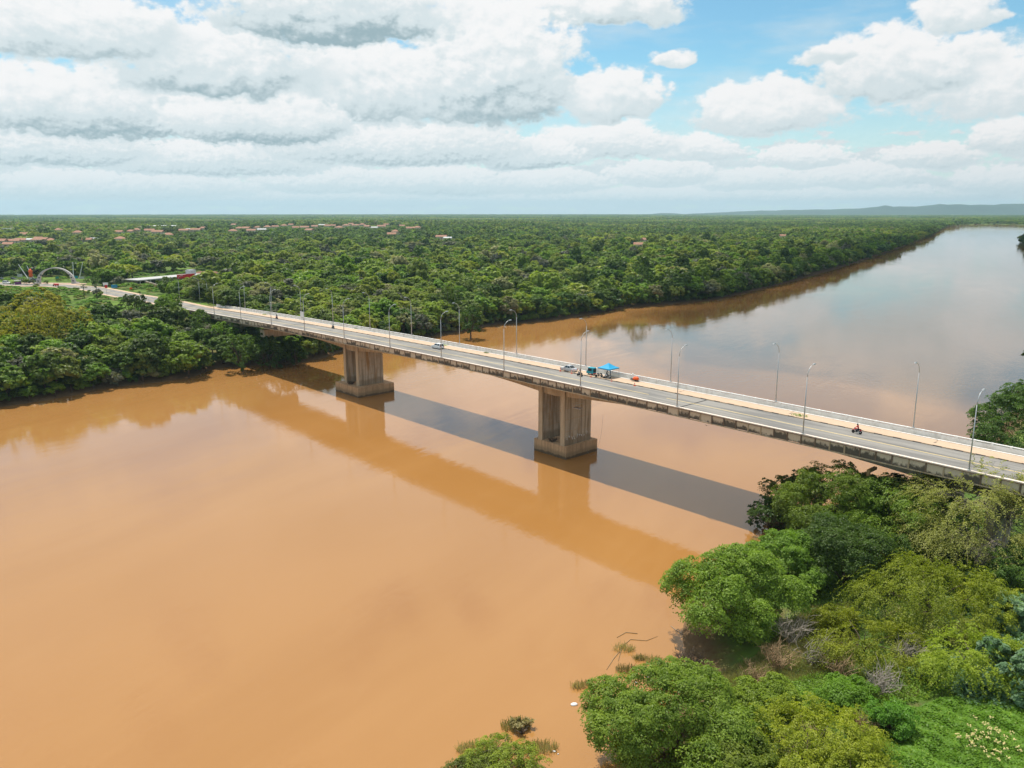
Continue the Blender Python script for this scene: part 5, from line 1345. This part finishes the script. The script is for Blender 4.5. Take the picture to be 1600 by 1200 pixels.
# special single trees, placed by hand
SPECIAL = [('umbrella_tree', 'broad spreading yellow green tree at the left edge of the left bank', 44, 510, 84, 16.0, 'leaf_gold', .50), ('mango_tree', 'round dark tree beside the road sign past the bridge end', 160, 436, 19, 17.5, 'leaf_dark', .62),
           ('mango_tree', 'small dark tree right of the round roadside tree', 192, 432, 9, 17.0, 'leaf_dark', .8), ('broadleaf_tree', 'dark tree in front of the long white roofed building', 262, 447, 17, 17.5, 'leaf_dark', .8),
           ('broadleaf_tree', 'olive tree in front of the ochre wall, nearest the bridge end', 305, 452, 26, 17.0, 'leaf_olive', .55), ('broadleaf_tree', 'bright green leafy tree overhanging the left end of the near parapet', 268, 480, 24, 17.5, 'leaf_mid', .7),
           ('broadleaf_tree', 'dark round tree beside the near parapet end, left one', 212, 478, 26, 17.0, 'leaf_dark', .7), ('broadleaf_tree', 'tallest dark round tree standing out in the wood left of the river bend', 997, 435, 25, 15.0, 'leaf_dark', .95),
           ('broadleaf_tree', 'dark tree rising above the far bank behind the left lamps', 700, 468, 26, 14.0, 'leaf_dark', .85), ('broadleaf_tree', 'flat topped dark tree on the far bank behind the bridge', 735, 500, 24, 8.5, 'leaf_dark', .8),
           ('broadleaf_tree', 'dark tree rising to the near parapet at the left bridge end', 318, 505, 24, 13.0, 'leaf_dark', .85), ('broadleaf_tree', 'mid green tree under the left end of the near parapet', 350, 522, 24, 10.5, 'leaf_mid', .85), ('broadleaf_tree', 'dark tree under the girder left of the cross beam', 376, 546, 28, 8.0, 'leaf_dark', .9), ('broadleaf_tree', 'dark tree under the girder right of the cross beam', 418, 548, 30, 6.6, 'leaf_dark', .85), ('broadleaf_tree', 'dark leafy tree at the waterline left of the left pier', 458, 548, 25, 5.4, 'leaf_dark', .8),
           ('broadleaf_bush', 'pale green bush standing in the water left of the dead tree', 268, 577, 27, 3.0, 'leaf_mid', .75), ('broadleaf_bush', 'dull green bush at the waterline of the left bank', 172, 592, 22, 2.5, 'leaf_grey', .7)]
sp_xy = []
for i, (nm, lab, px, py, r, zc, mt, zsq) in enumerate(SPECIAL):
    t = near_tree(nm, 'bush' if 'bush' in nm else 'tree', lab, px, py, r, zc, 'broad', mt, 800 + i, 15000 if r > 60 else 3200, leaf=.8, zsq=zsq, nl=17, thick=.35); sp_xy.append((t.location.x, t.location.y, r * math.hypot(t.location.x, t.location.y) / F_PX))
for x, y, r in sp_xy:
    k = (np.hypot(cand[:, 0] - x, cand[:, 1] - y) > np.minimum(r * .75, 4.5)) & ~((np.hypot(cand[:, 0] - x, cand[:, 1] - y) < r) & (r > 12) & (cand[:, 2] > 3.6)); cand, d_ = cand[k], d_[k]
dt = on_land(323, 572, 2.0)
dead_t = thing('dead_tree', 'bare grey brown dead tree at the waterline of the left bank', 'tree', (dt.x + 1, dt.y + 4, gz(dt.x + 1, dt.y + 4)))
link('trunk', limb_mesh('trunk', 5, [(RNG.uniform(-3, 3), RNG.uniform(-3, 3), RNG.uniform(5, 11), 1.6, 1.6) for _ in range(12)], 4.0, 4, M['pale_bark'], .22, 150), dead_t)
k = np.hypot(cand[:, 0] - dt.x, cand[:, 1] - dt.y) > 4; cand, d_ = cand[k], d_[k]
zc_ = ground_z(cand[:, 0], cand[:, 1], d_); dist_ = np.hypot(cand[:, 0], cand[:, 1])
vis = np.array([in_frame(x, y, z + 5) for (x, y, r), z in zip(cand, zc_)])
score = np.where(vis, cand[:, 2] / dist_ * (1 + .8 * np.exp(-d_ / 12)), -1)
order = np.argsort(-score); N_IND = 235
ind = order[:N_IND]; rest = order[N_IND:]
trunk_me = MB().tube([(0, 0, -.5), (.1, .05, 2.2), (.0, .1, 5.0)], [.32, .24, .1], 6).mesh('trunk', M['bark'], True)
crown_me = {}
for j in ind:
    x, y, r = cand[j]; z = zc_[j]; rnd = RNG.random(); ti = tone_of(x, y, rnd, d_[j]); v = RNG.randrange(3)
    sc = r / 5.0; s_ = x * BD.x + y * BD.y; o_ = x * BN.x + y * BN.y - OFF
    Zr = z + 4 - CAM_H; px = 800 + F_PX * x / (y * math.cos(PITCH) - Zr * math.sin(PITCH))
    if o_ < HW * .5: zone = 'at the left edge' if px < 130 else 'left of the dead tree' if px < 318 else 'by the left pier'
    else: zone = 'behind the leftmost lamps' if px < 430 else 'behind the left pier' if px < 640 else 'behind the white hatchback' if px < 800 else 'behind the blue tent' if px < 960 else 'down the river bend'
    row = 'at the waterline' if d_[j] < 7 else 'in the wood'
    size = 'small' if r < 3.2 else ('large' if r > 5.2 else 'medium')
    lab = f'{size} {TONES[ti][1]} tree {row} on the far bank, {zone}'
    t = thing('broadleaf_tree', lab, 'tree', (x, y, z), RNG.uniform(0, 6.28), lab.replace('tree', 'trees'))
    hs = sc * RNG.uniform(.85, 1.1) * (1.0 if r > 3 else .9)
    t.scale = (sc, sc, hs)
    link('crown', MIDV[ti][v], t); link('trunk', trunk_me, t)

def instancer(name, P, rot, scl, idx, meshes):
    """stuff: points with an instance of one of these meshes on each"""
    me = bpy.data.meshes.new(name); me.vertices.add(len(P)); me.vertices.foreach_set('co', np.asarray(P, np.float32).ravel())
    a = me.attributes.new('turn', 'FLOAT', 'POINT'); a.data.foreach_set('value', np.asarray(rot, np.float32))
    a = me.attributes.new('size', 'FLOAT_VECTOR', 'POINT'); a.data.foreach_set('vector', np.asarray(scl, np.float32).ravel())
    a = me.attributes.new('pick', 'INT', 'POINT'); a.data.foreach_set('value', np.asarray(idx, np.int32))
    me.update()
    o = link(name, me, kind='stuff')
    ng = bpy.data.node_groups.new(name, 'GeometryNodeTree')
    ng.interface.new_socket('Geometry', in_out='INPUT', socket_type='NodeSocketGeometry'); ng.interface.new_socket('Geometry', in_out='OUTPUT', socket_type='NodeSocketGeometry')
    gi = ng.nodes.new('NodeGroupInput'); go = ng.nodes.new('NodeGroupOutput'); ip = ng.nodes.new('GeometryNodeInstanceOnPoints'); jn = ng.nodes.new('GeometryNodeJoinGeometry')
    for m_ in reversed(meshes):
        oi = ng.nodes.new('GeometryNodeObjectInfo'); oi.inputs['As Instance'].default_value = True; oi.inputs['Object'].default_value = src(m_.name, m_)
        ng.links.new(oi.outputs['Geometry'], jn.inputs[0])
    def named(nm, ty):
        n = ng.nodes.new('GeometryNodeInputNamedAttribute'); n.data_type = ty; n.inputs['Name'].default_value = nm; return n.outputs['Attribute']
    ng.links.new(gi.outputs[0], ip.inputs['Points']); ng.links.new(jn.outputs[0], ip.inputs['Instance']); ip.inputs['Pick Instance'].default_value = True
    ng.links.new(named('pick', 'INT'), ip.inputs['Instance Index']); ng.links.new(named('size', 'FLOAT_VECTOR'), ip.inputs['Scale'])
    cx = ng.nodes.new('ShaderNodeCombineXYZ'); ng.links.new(named('turn', 'FLOAT'), cx.inputs[2]); ng.links.new(cx.outputs[0], ip.inputs['Rotation'])
    ng.links.new(ip.outputs[0], go.inputs[0])
    md = o.modifiers.new('plants', 'NODES'); md.node_group = ng
    return o
def wood(name, P, Rr, level, hsc=(.7, 1.2), zmul=1.0):
    P = np.asarray(P); d = shore_dist(P[:, 0], P[:, 1]); z = ground_z(P[:, 0], P[:, 1], d); n = len(P)
    sc = np.asarray(Rr)[:, None] * np.ones((1, 3)); sc[:, 2] *= NP.uniform(*hsc, n) * zmul
    if level in (MIDV, LOWV):
        meshes = [m_ for ti in range(6) for m_ in level[ti]]; per = len(level[0])
        pick = [tone_of(x, y, RNG.random(), dd) * per + RNG.randrange(per) for (x, y), dd in zip(P, d)]; sc /= 5.0
    else:
        meshes = [level[k] for k in range(5)]; f = fld(P[:, 0], P[:, 1], .0031, 2.0) + NP.normal(0, .5, n) - np.exp(-d / 30) * 2
        pick = np.digitize(f, [-.9, -.2, .45, 1.1]); pick = np.array([1, 4, 0, 2, 3])[pick]
    return instancer(name, np.column_stack([P, z]), NP.uniform(0, 6.28, n), sc, pick, meshes)
wood('wood', cand[rest][:, :2], cand[rest][:, 2], MIDV)
pts = ring_points(440, 1150, 8.4); k = ~blocked(pts[:, 0], pts[:, 1], np.full(len(pts), 2.5)) & (fld(pts[:, 0], pts[:, 1], .023, 5) < 1.0); k &= ~((pts[:, 0] > 150) & (pts[:, 1] < 420)); pts = pts[k]; near_low = keep_low(pts[:, 0], pts[:, 1], ground_z(pts[:, 0], pts[:, 1]), np.full(len(pts), 5.0), np.full(len(pts), 9.5))
edge = []
def rows(i0, i1, step):
    for i in range(i0, i1):
        a, b = Vector(RA[i]), Vector(RB[i]); L = (b - a).length; n = max(1, int(L / step))
        for q in range(n):
            p = a.lerp(b, (q + RNG.random()) / n)
            if p.length > 430: edge.append((p.x + RNG.uniform(-3, 3), p.y + RNG.uniform(-3, 3)))
rows(14, 40, 5.0); edge = np.array(edge); de = shore_dist(edge[:, 0], edge[:, 1]); edge = edge[(de > -.5)]
P_ = np.vstack([pts, edge]); R_w = NP.triangular(2.4, 4.6, 8.6, len(P_)); R_w[:len(pts)] *= np.where(near_low < 1, near_low * .9, 1); k = R_w > 1.0; wood('wood', P_[k], R_w[k], LOWV)
pts = ring_points(1150, 3200, 19); k = ~blocked(pts[:, 0], pts[:, 1], np.full(len(pts), 8.0)) & (fld(pts[:, 0], pts[:, 1], .009, 5) < 1.45); pts = pts[k]; low = keep_low(pts[:, 0], pts[:, 1], ground_z(pts[:, 0], pts[:, 1]), np.full(len(pts), 13.0), np.full(len(pts), 11.0))
k = low > .25; pts, low = pts[k], low[k]; wood('far_wood', pts, NP.uniform(.85, 1.2, len(pts)), CLV, (.75, 1.15), zmul=np.where(low < 1, low, 1))
pts = ring_points(3200, 13200, 84); k = ~blocked(pts[:, 0], pts[:, 1], np.full(len(pts), 30.0)); pts = pts[k]
wood('far_wood', pts, NP.uniform(.9, 1.25, len(pts)), PAV, (.7, 1.2))
# low scrub on the grass slope and the verges
sc_p = []
for P in CLEAR:
    A = np.array(P); lo, hi = A.min(0), A.max(0); q = NP.uniform(lo, hi, (1500, 2)); q = q[in_poly(P, q[:, 0], q[:, 1])]; sc_p.append(q)
q = np.vstack(sc_p); rd = road_near(q[:, 0], q[:, 1])[0]; pz_ = np.hypot((q[:, 0] - PLZ[0] + 14) / 44, (q[:, 1] - PLZ[1] - 2) / 19)
q = q[(rd > 9.5) & (pz_ > 1.05) & (shore_dist(q[:, 0], q[:, 1]) > 3)]; q = q[(q[:, 1] < 470) | (NP.random(len(q)) < .25)]
SCR = [crown_broad('scrub', 960, 5.0, .3, 7.5, 12, 1300, 1.1, M['leaf_bright'], .6, 16)[0], MIDV[3][1], MIDV[1][0], MIDV[2][2]]
n = len(q); r_ = NP.uniform(.10, .42, n)[:, None] * np.array([[1.1, 1.1, .62]])
instancer('scrub', np.column_stack([q, ground_z(q[:, 0], q[:, 1])]), NP.uniform(0, 6.28, n), r_, NP.choice(4, n, p=[.72, .18, .07, .03]), SCR)

# ================================================================== town and roadside
def curv(x, y): return (x * x + y * y) / (2 * 6.371e6)
HV = []
for k, (L, W, h, rh, rm) in enumerate(((12, 9, 3.4, 2.3, 'roof_tile'), (15, 9, 3.2, 2.0, 'roof_tile'), (11, 11, 3.6, 2.4, 'roof_tile'), (14, 8, 3.2, 1.4, 'roof_tin'))):
    wm = MB().box(-L / 2, L / 2, -W / 2, W / 2, -1.5, h).mesh('wall', M['plaster'])
    e = .6; rm_ = MB()
    rm_.add([(-L / 2 - e, -W / 2 - e, h - .1), (L / 2 + e, -W / 2 - e, h - .1), (L / 2 + e, W / 2 + e, h - .1), (-L / 2 - e, W / 2 + e, h - .1), (-L / 2 + (W * .35 if k == 2 else -e), 0, h + rh), (L / 2 - (W * .35 if k == 2 else -e), 0, h + rh)],
            [(0, 1, 5, 4), (2, 3, 4, 5), (1, 2, 5), (3, 0, 4), (3, 2, 1, 0)])
    rf = rm_.mesh('roof', M[rm])
    dm = MB().box(-.5, .5, -.05, .05, 0, 2.1).mesh('door', M['bark']); wn = MB().box(-.65, .65, -.05, .05, 0, 1.1).mesh('window', M['car_glass'])
    HV.append((L, W, h, wm, rf, dm, wn))
rh_ = random.Random(21)
for i, (p, w) in enumerate(HP):
    px = HOUSES[i][0]; k = 3 if i % 9 == 4 else rh_.randrange(3); L, W, h, wm, rf, dm, wn = HV[k]; sc = w / L
    if px < 100: where = 'in the row at the far left behind the square'
    elif px < 230: where = 'among the trees behind the arch'
    elif px < 340: where = 'in the cluster round the grey warehouse'
    elif px < 470: where = 'in the village left of centre on the horizon'
    elif px < 720: where = 'in the village strip near the middle of the horizon'
    elif px < 1100: where = 'alone in the forest right of centre'
    else: where = 'alone in the riverside forest at the right'
    lab = ('house with a clay tile roof ' if k < 3 else 'house with a grey tin roof ') + where
    if px == 1012: lab = 'longest orange roofed house alone in the forest right of centre'
    if px == 997: lab = 'small red brown roofed house left of the lone orange roof'
    if px == 1022: lab = 'small orange roof touching the lone long roof on its right'
    t = thing('house', lab, 'house', (p.x, p.y, p.z), rh_.uniform(-.5, .5), lab.replace('house', 'houses', 1) if px < 730 else None); t.scale = (sc, 1.05, 1.25)
    link('wall', wm, t); link('roof', rf, t); link('door', dm, t, (0, -W / 2 - .03, 0))
    for q in (-L * .28, L * .28): link('window', wn, t, (q, -W / 2 - .03, 1.1))
# warehouse, white block
p = on_land(256, 361, 14); t = thing('warehouse', 'big warehouse with a pale grey roof among the orange roofed houses', 'warehouse', (p.x, p.y, p.z), .15)
MB().box(-26, 26, -11, 11, -2, 7).build('wall', M['plaster'], t)
m = MB(); m.add([(-27, -12, 6.9), (27, -12, 6.9), (27, 12, 6.9), (-27, 12, 6.9), (-27, 0, 11), (27, 0, 11)], [(0, 1, 5, 4), (2, 3, 4, 5), (1, 2, 5), (3, 0, 4), (3, 2, 1, 0)]); m.build('roof', M['roof_tin'], t)
p = on_land(12, 368, 14); t = thing('apartment_block', 'small white block standing above the trees at the far left', 'building', (p.x, p.y, p.z), .2)
MB().box(-6, 6, -5, 5, -1, 11).build('wall', M['sign_white'], t); MB().box(-6.3, 6.3, -5.3, 5.3, 11, 11.4).build('roof', M['roof_tin'], t)
for q in (-3, 0, 3):
    for zz in (2, 5.5, 8.5): MB().box(q - .6, q + .6, -5.06, -5.0, zz, zz + 1.3).build('window', M['car_glass'], t)
# long white-roofed building with a red fascia
A, B = gp(212, 436.5, 17.0), gp(338, 425.5, 17.0); ax = (B - A); Lb = ax.length; rz = math.atan2(ax.y, ax.x); mid = (A + B) / 2
t = thing('service_building', 'long low building with a white roof and red fascia past the ochre wall', 'building', (mid.x, mid.y, 13.2 - curv(mid.x, mid.y)), rz)
MB().box(-Lb / 2, Lb / 2, -.5, 9, -2, 3.0).build('wall', M['plaster'], t)
MB().box(-Lb / 2 - 1, Lb / 2 + 1, -3.0, 10, 3.0, 3.55).build('roof', M['white_roof'], t)
MB().box(-Lb * .06, Lb * .16, -3.25, -2.9, 2.3, 4.6).build('fascia', M['red'], t)
MB().box(Lb * .20, Lb * .26, 2, 7, 3.55, 6.3).build('roof_box', M['roof_tin'], t)
MB().box(Lb * .34, Lb * .48, -3.2, 8, 3.56, 4.5, .85).build('tiled_roof', M['roof_tile'], t)
for q in (-.46, -.40, -.34, -.28): MB().box(Lb * q - 2.0, Lb * q + 2.0, -.56, -.45, 0, 2.4).build('opening', M['dark'], t)
for q in (-.49, -.43, -.37, -.31, -.25, -.1): MB().tube([(Lb * q, -2.7, -.5), (Lb * q, -2.7, 3.0)], .16, 6).build('column', M['sign_white'], t)
A, B = gp(312, 446, 16.0), gp(368, 441, 16.0); ax = B - A; mid = (A + B) / 2
t = thing('market_shed', 'white tent roofed shed half hidden by trees right of the long building', 'shed', (mid.x, mid.y, 12.5 - curv(mid.x, mid.y)), math.atan2(ax.y, ax.x)); L2 = ax.length / 2
m = MB()
for k in range(4):
    x0, x1 = -L2 + L2 / 2 * k, -L2 + L2 / 2 * (k + 1); m.add([(x0, -4, 3.0), (x1, -4, 3.0), (x1, 4, 3.0), (x0, 4, 3.0), ((x0 + x1) / 2, 0, 5.2)], [(0, 1, 4), (1, 2, 4), (2, 3, 4), (3, 0, 4)])
m.build('roof', M['sign_white'], t)
for k in range(5):
    for y in (-3.8, 3.8): MB().tube([(-L2 + L2 / 2 * k * .99, y, -1), (-L2 + L2 / 2 * k * .99, y, 3.05)], .1, 5).build('post', M['steel'], t)
# ochre wall
A, B = gp(211, 441, 13.2), gp(249, 453, 13.2); ax = B - A; Lw = ax.length
t = thing('boundary_wall', 'ochre boundary wall with paler posts beside the grass verge', 'wall', (A.x, A.y, 13.0 - curv(A.x, A.y)), math.atan2(ax.y, ax.x)); nseg = 14
pm = MB().box(.15, Lw / nseg - .15, -.10, .10, -1.5, 2.75).mesh('wall_panel', M['yellow_wall']); qm = MB().box(-.2, .2, -.2, .2, -1.5, 3.1).mesh('wall_post', M['coping'])
for k in range(nseg): link('wall_panel', pm, t, (Lw / nseg * k, 0, 0)); link('wall_post', qm, t, (Lw / nseg * k, 0, 0))
MB().box(.2, Lw, -.14, .14, 2.75, 2.9).build('coping', M['coping'], t)
# red and white pylon sign
p = gp(207.5, 441, 13.2); t = thing('pylon_sign', 'tall red and white pylon sign at the end of the ochre wall', 'sign', (p.x, p.y, 13 - curv(p.x, p.y)), .4)
MB().box(-.35, .35, -.2, .2, -1, 9).build('mast', M['dark_cloth'], t); MB().box(-1.3, 1.3, -.3, .3, 6.2, 10.2).build('panel', M['red'], t)
MB().box(-1.0, 1.0, -.36, .36, 8.6, 9.6).build('emblem', M['sign_white'], t); MB().box(-1.0, 1.0, -.36, .36, 6.6, 7.4).build('stripe', M['sign_white'], t)
# arch
A, B = gp(57.5, 443, 14), gp(119, 442.5, 14); ax = B - A; Wd = ax.length; mid = (A + B) / 2
t = thing('gateway_arch', 'pale gateway arch with thick feet and a thin crown spanning the road', 'arch', (mid.x, mid.y, 13.9 - curv(mid.x, mid.y)), math.atan2(ax.y, ax.x))
m = MB(); vs = []; n = 28; Hh = 9.6
for k in range(n + 1):
    a = math.pi * k / n; c, s = -math.cos(a), math.sin(a); thk = .60 + 1.6 * abs(c) ** 2.4
    xo, zo = c * Wd / 2, s ** .92 * Hh; xi, zi = c * (Wd / 2 - thk * abs(c) - .05), max(0, s ** .92 * (Hh - thk * .95))
    for y in (-.7, .7): vs += [(xo, y, zo - .3), (xi, y, zi - .3)]
fs = []
for k in range(n):
    b = k * 4; c4 = b + 4; fs += [(b, b + 1, c4 + 1, c4), (b + 2, c4 + 2, c4 + 3, b + 3), (b, c4, c4 + 2, b + 2), (b + 1, b + 3, c4 + 3, c4 + 1)]
fs += [(0, 2, 3, 1), (n * 4, n * 4 + 1, n * 4 + 3, n * 4 + 2)]
m.add(vs, fs); m.build('arch_rib', M['arch'], t)
for sgn in (-1, 1):
    for k, c in enumerate((.80, .90, .97)):
        z = (math.sqrt(1 - c * c)) ** .92 * Hh - 1.0; x = sgn * (c * Wd / 2 - .9); MB().lathe([(.42, -.78), (.42, .78)], 8, Matrix.Translation((x, 0, z)) @ Matrix.Rotation(math.pi / 2, 4, 'X')).build('roundel', M['dark_cloth'], t)
    MB().box(sgn * Wd / 2 - 1.9, sgn * Wd / 2 + 1.9, -1.3, 1.3, -.6, .7, .8).build('foot', M['arch'], t)
for i, (x0, y0, x1, y1, lab) in enumerate(((45, 436, 33, 416.5, 'white leaning mast left of the arch, the outer one'), (52, 434, 44.5, 417.5, 'white leaning mast left of the arch, the inner one'), (115, 436, 116, 412.5, 'upright white mast at the right foot of the arch'), (123.5, 434.5, 130.5, 412.5, 'white mast right of the arch leaning to the right'))):
    p = gp(x0, y0, 14.0); dist = math.hypot(p.x, p.y); up = (y0 - y1) * dist / F_PX; dxm = (x1 - x0) * dist / F_PX
    t = thing('mast', lab, 'mast', (p.x, p.y, 13.9 - curv(p.x, p.y)), 0); MB().tube([(0, 0, -.4), (dxm, .5, up)], [.32, .16], 7).build('pole', M['sign_white'], t); MB().lathe([(.6, -.2), (.5, .35)], 8).build('base', M['arch'], t)
# statue, planted island, signs, palms
p = gp(49, 437, 14); t = thing('monument', 'orange and red monument between the leaning masts', 'monument', (p.x, p.y, 13.9 - curv(p.x, p.y)))
MB().box(-1.1, 1.1, -1.1, 1.1, -.3, 1.6, .85).build('plinth', M['arch'], t); MB().lathe([(.7, 1.6), (1.2, 2.6), (.9, 4.2), (1.3, 5.2), (.5, 6.3), (.1, 6.8)], 9).build('figure', M['orange'], t, True)
for i, (px, py, r, mt, lab) in enumerate(((36, 442, 6, 'leaf_grey', 'grey green shrub on the planted island, left'), (42, 443, 6, 'leaf_mid', 'green shrub on the planted island, middle'), (50, 443, 5, 'leaf_grey', 'grey green shrub on the planted island, right'), (57, 446.5, 3.5, 'leaf_olive', 'small shrub by the left foot of the arch'), (72, 442, 3.5, 'leaf_olive', 'small shrub under the arch'), (20, 443, 3, 'leaf_mid', 'tiny shrub by the white car on the square'), (135, 440, 4, 'leaf_olive', 'small shrub right of the arch on the verge'))):
    p = gp(px, py, 14.6); R_ = r * math.hypot(p.x, p.y) / F_PX; me, L = crown_broad('foliage', 900 + i, R_, .1, R_ * 1.3, 8, 500, .55, M[mt], .6, 12); t = thing('shrub', lab, 'shrub', (p.x, p.y, 13.9 - curv(p.x, p.y))); link('foliage', me, t); MB().tube([(0, 0, -.2), (0, 0, R_ * .6)], .1, 5).build('stem', M['bark'], t)
def board(name, label, px, py, w, h, z0, mat, rz=.5, zg=13.8, legs=2):
    p = gp(px, py, zg); t = thing(name, label, 'sign', (p.x, p.y, zg - .1 - curv(p.x, p.y)), rz); MB().box(-w / 2, w / 2, -.06, .06, z0, z0 + h).build('panel', M[mat], t)
    for x in ((-w * .4, w * .4) if legs == 2 else (0,)): MB().tube([(x, .09, -.4), (x, .09, z0 + h * .9)], .07, 5).build('post', M['steel'], t)
board('road_sign', 'blue road sign on two posts beyond the road, right of the white one', 179, 452, 3.0, 1.7, .9, 'sign_blue'); board('road_sign', 'white road sign beside the road below the round dark tree', 165.5, 450, 2.6, 1.5, 1.6, 'sign_white')
board('road_sign', 'green direction sign on a post seen through the arch', 90, 440, 1.8, 2.6, .6, 'sign_green', legs=1); board('road_sign', 'teal sign board behind the right foot of the arch', 117, 436.5, 3.4, 1.4, .8, 'teal'); board('road_sign', 'grey blue board right of the arch on the verge', 128, 437, 2.6, 1.4, .6, 'roof_tin')
board('road_sign', 'pale grey board left of the leaning masts', 31.5, 434.5, 2.8, 1.9, .8, 'roof_tin'); board('road_sign', 'small yellow warning sign on the verge by the ochre wall', 205, 455, 1.3, 1.3, .7, 'orange', legs=1); board('road_sign', 'grey sign on a tall post by the near edge of the road', 167, 461, 1.2, 1.6, 3.6, 'red', legs=1)
p = gp(172, 437, 14); t = thing('canopy_stand', 'green roofed roadside stand behind the round dark tree', 'kiosk', (p.x, p.y, 13.6 - curv(p.x, p.y)), .3)
MB().box(-4.5, 4.5, -2.5, 2.5, 3.2, 3.9, .8).build('roof', M['teal'], t)
for x in (-4, 4):
    for y in (-2.2, 2.2): MB().tube([(x, y, -1), (x, y, 3.25)], .12, 5).build('post', M['steel'], t)
p = gp(186, 434, 14); t = thing('billboard', 'dark red billboard beside the green roofed stand', 'billboard', (p.x, p.y, 13.6 - curv(p.x, p.y)), .3); MB().box(-2.6, 2.6, -.1, .1, 2.2, 5.0).build('panel', M['red_cloth'], t); MB().tube([(0, .15, -1), (0, .15, 4)], .15, 6).build('post', M['steel'], t)
def palm(label, px, py, h, seed):
    p = gp(px, py, 13.0); rg = random.Random(seed); z = gz(p.x, p.y); t = thing('palm_tree', label, 'palm', (p.x, p.y, z)); MB().tube([(0, 0, -.4), (.15, 0, h * .5), (.1, .1, h)], [.22, .16, .14], 6).build('trunk', M['bark'], t, True)
    m = MB()
    for k in range(26):
        a = k * 2.4; e = rg.uniform(-.5, 1.1); L = rg.uniform(1.5, 2.2); d = Vector((math.cos(a) * math.cos(e), math.sin(a) * math.cos(e), math.sin(e))); sd = Vector((-math.sin(a), math.cos(a), 0)); c = Vector((.1, .1, h))
        f0, f1, f2 = c + d * .3, c + d * L * .65 + Vector((0, 0, -.05)), c + d * L + Vector((0, 0, -.55)); m.add([f0 - sd * .05, f0 + sd * .05, f1 + sd * .42, f2, f1 - sd * .42], [(0, 1, 2, 4), (4, 2, 3)])
    m.build('crown', M['leaf_grey'], t)
palm('left one of two fan palms on the grass slope below the road', 132, 467, 5.6, 1); palm('right one of two fan palms on the grass slope below the road', 152, 470, 6.4, 2)
def road_vehicle(o, px, py, rz, z=13.95): p = gp(px, py, z); o.location = (p.x, p.y, z - curv(p.x, p.y)); o.rotation_euler = (0, 0, rz)
road_vehicle(make_car('car', 'white off-road car on the sandy square at the far left', M['car_white'], 4.7, 1.85, 1.78, 1.2, .25, False), 10.5, 443.5, 2.8)
road_vehicle(make_car('car', 'dark car behind the white off-road car on the square', M['car_dark'], 4.3, 1.72, 1.48, 1.1, .8, True), 20.5, 437, 2.9)
road_vehicle(make_car('car', 'dark car at the left picture edge on the square', M['car_dark'], 4.2, 1.72, 1.5, 1.1, .4, False), 2.5, 437, 2.6)
road_vehicle(make_car('car', 'dark saloon half hidden behind the planted island', M['car_dark'], 4.4, 1.74, 1.46, 1.2, .9, True), 54, 438.5, 2.9)
tr = thing('cargo_tricycle', 'red cargo tricycle on the road under the arch', 'tricycle'); MB().box(-.2, 1.6, -.65, .65, .55, 1.25).build('cargo_box', M['red'], tr); MB().tube([(-1.3, 0, .3), (-1.1, 0, .95), (-.2, 0, .7)], .10, 6).build('frame', M['darkgrey'], tr); MB().box(-.7, -.1, -.18, .18, .75, .95).build('seat', M['dark'], tr)
for x, y in ((-1.3, 0), (1.0, -.6), (1.0, .6)): MB().lathe([(.18, -.06), (.31, -.05), (.31, .05), (.18, .06)], 12, Matrix.Translation((x, y, .31)) @ Matrix.Rotation(math.pi / 2, 4, 'X')).build('wheel', M['dark'], tr)
road_vehicle(tr, 86.5, 447.5, -.4); tr.scale = (1.25, 1.25, 1.25)
pz = make_person('person in dark clothes sitting on the red cargo tricycle', rider_joints(), RIDER_E, .98, ((.04, .04, .05), (.04, .04, .06)), M['dark']); pz.location = tr.location + Matrix.Rotation(-.4, 3, 'Z') @ Vector((-.8, 0, .05)); pz.rotation_euler = (0, 0, -.4)
kb = thing('kiosk', 'small purple painted stall at the end of the planted island', 'kiosk'); MB().box(-1.5, 1.5, -1, 1, -.2, 1.6).build('counter', plain('purple_paint', (.16, .04, .16), .6), kb); MB().box(-1.8, 1.8, -1.3, 1.3, 2.3, 2.4).build('roof', M['roof_tin'], kb)
for x in (-1.4, 1.4):
    for y in (-.9, .9): MB().tube([(x, y, 0), (x, y, 2.32)], .05, 5).build('post', M['steel'], kb)
road_vehicle(kb, 28.5, 444.5, .3)

# ================================================================== air
def haze():
    m = bpy.data.materials.new('air'); m.use_nodes = True; nt = m.node_tree; nt.nodes.clear()
    out = nt.nodes.new('ShaderNodeOutputMaterial'); v = nt.nodes.new('ShaderNodeVolumePrincipled')
    v.inputs['Color'].default_value = (.56, .82, .96, 1); v.inputs['Density'].default_value = HAZE; v.inputs['Anisotropy'].default_value = .2
    nt.links.new(v.outputs[0], out.inputs['Volume'])
    MB().box(-15000, 15000, -15000, 15000, -45, 230).build('haze', m, kind='stuff')
HAZE = 6.0e-5
if HAZE: haze()
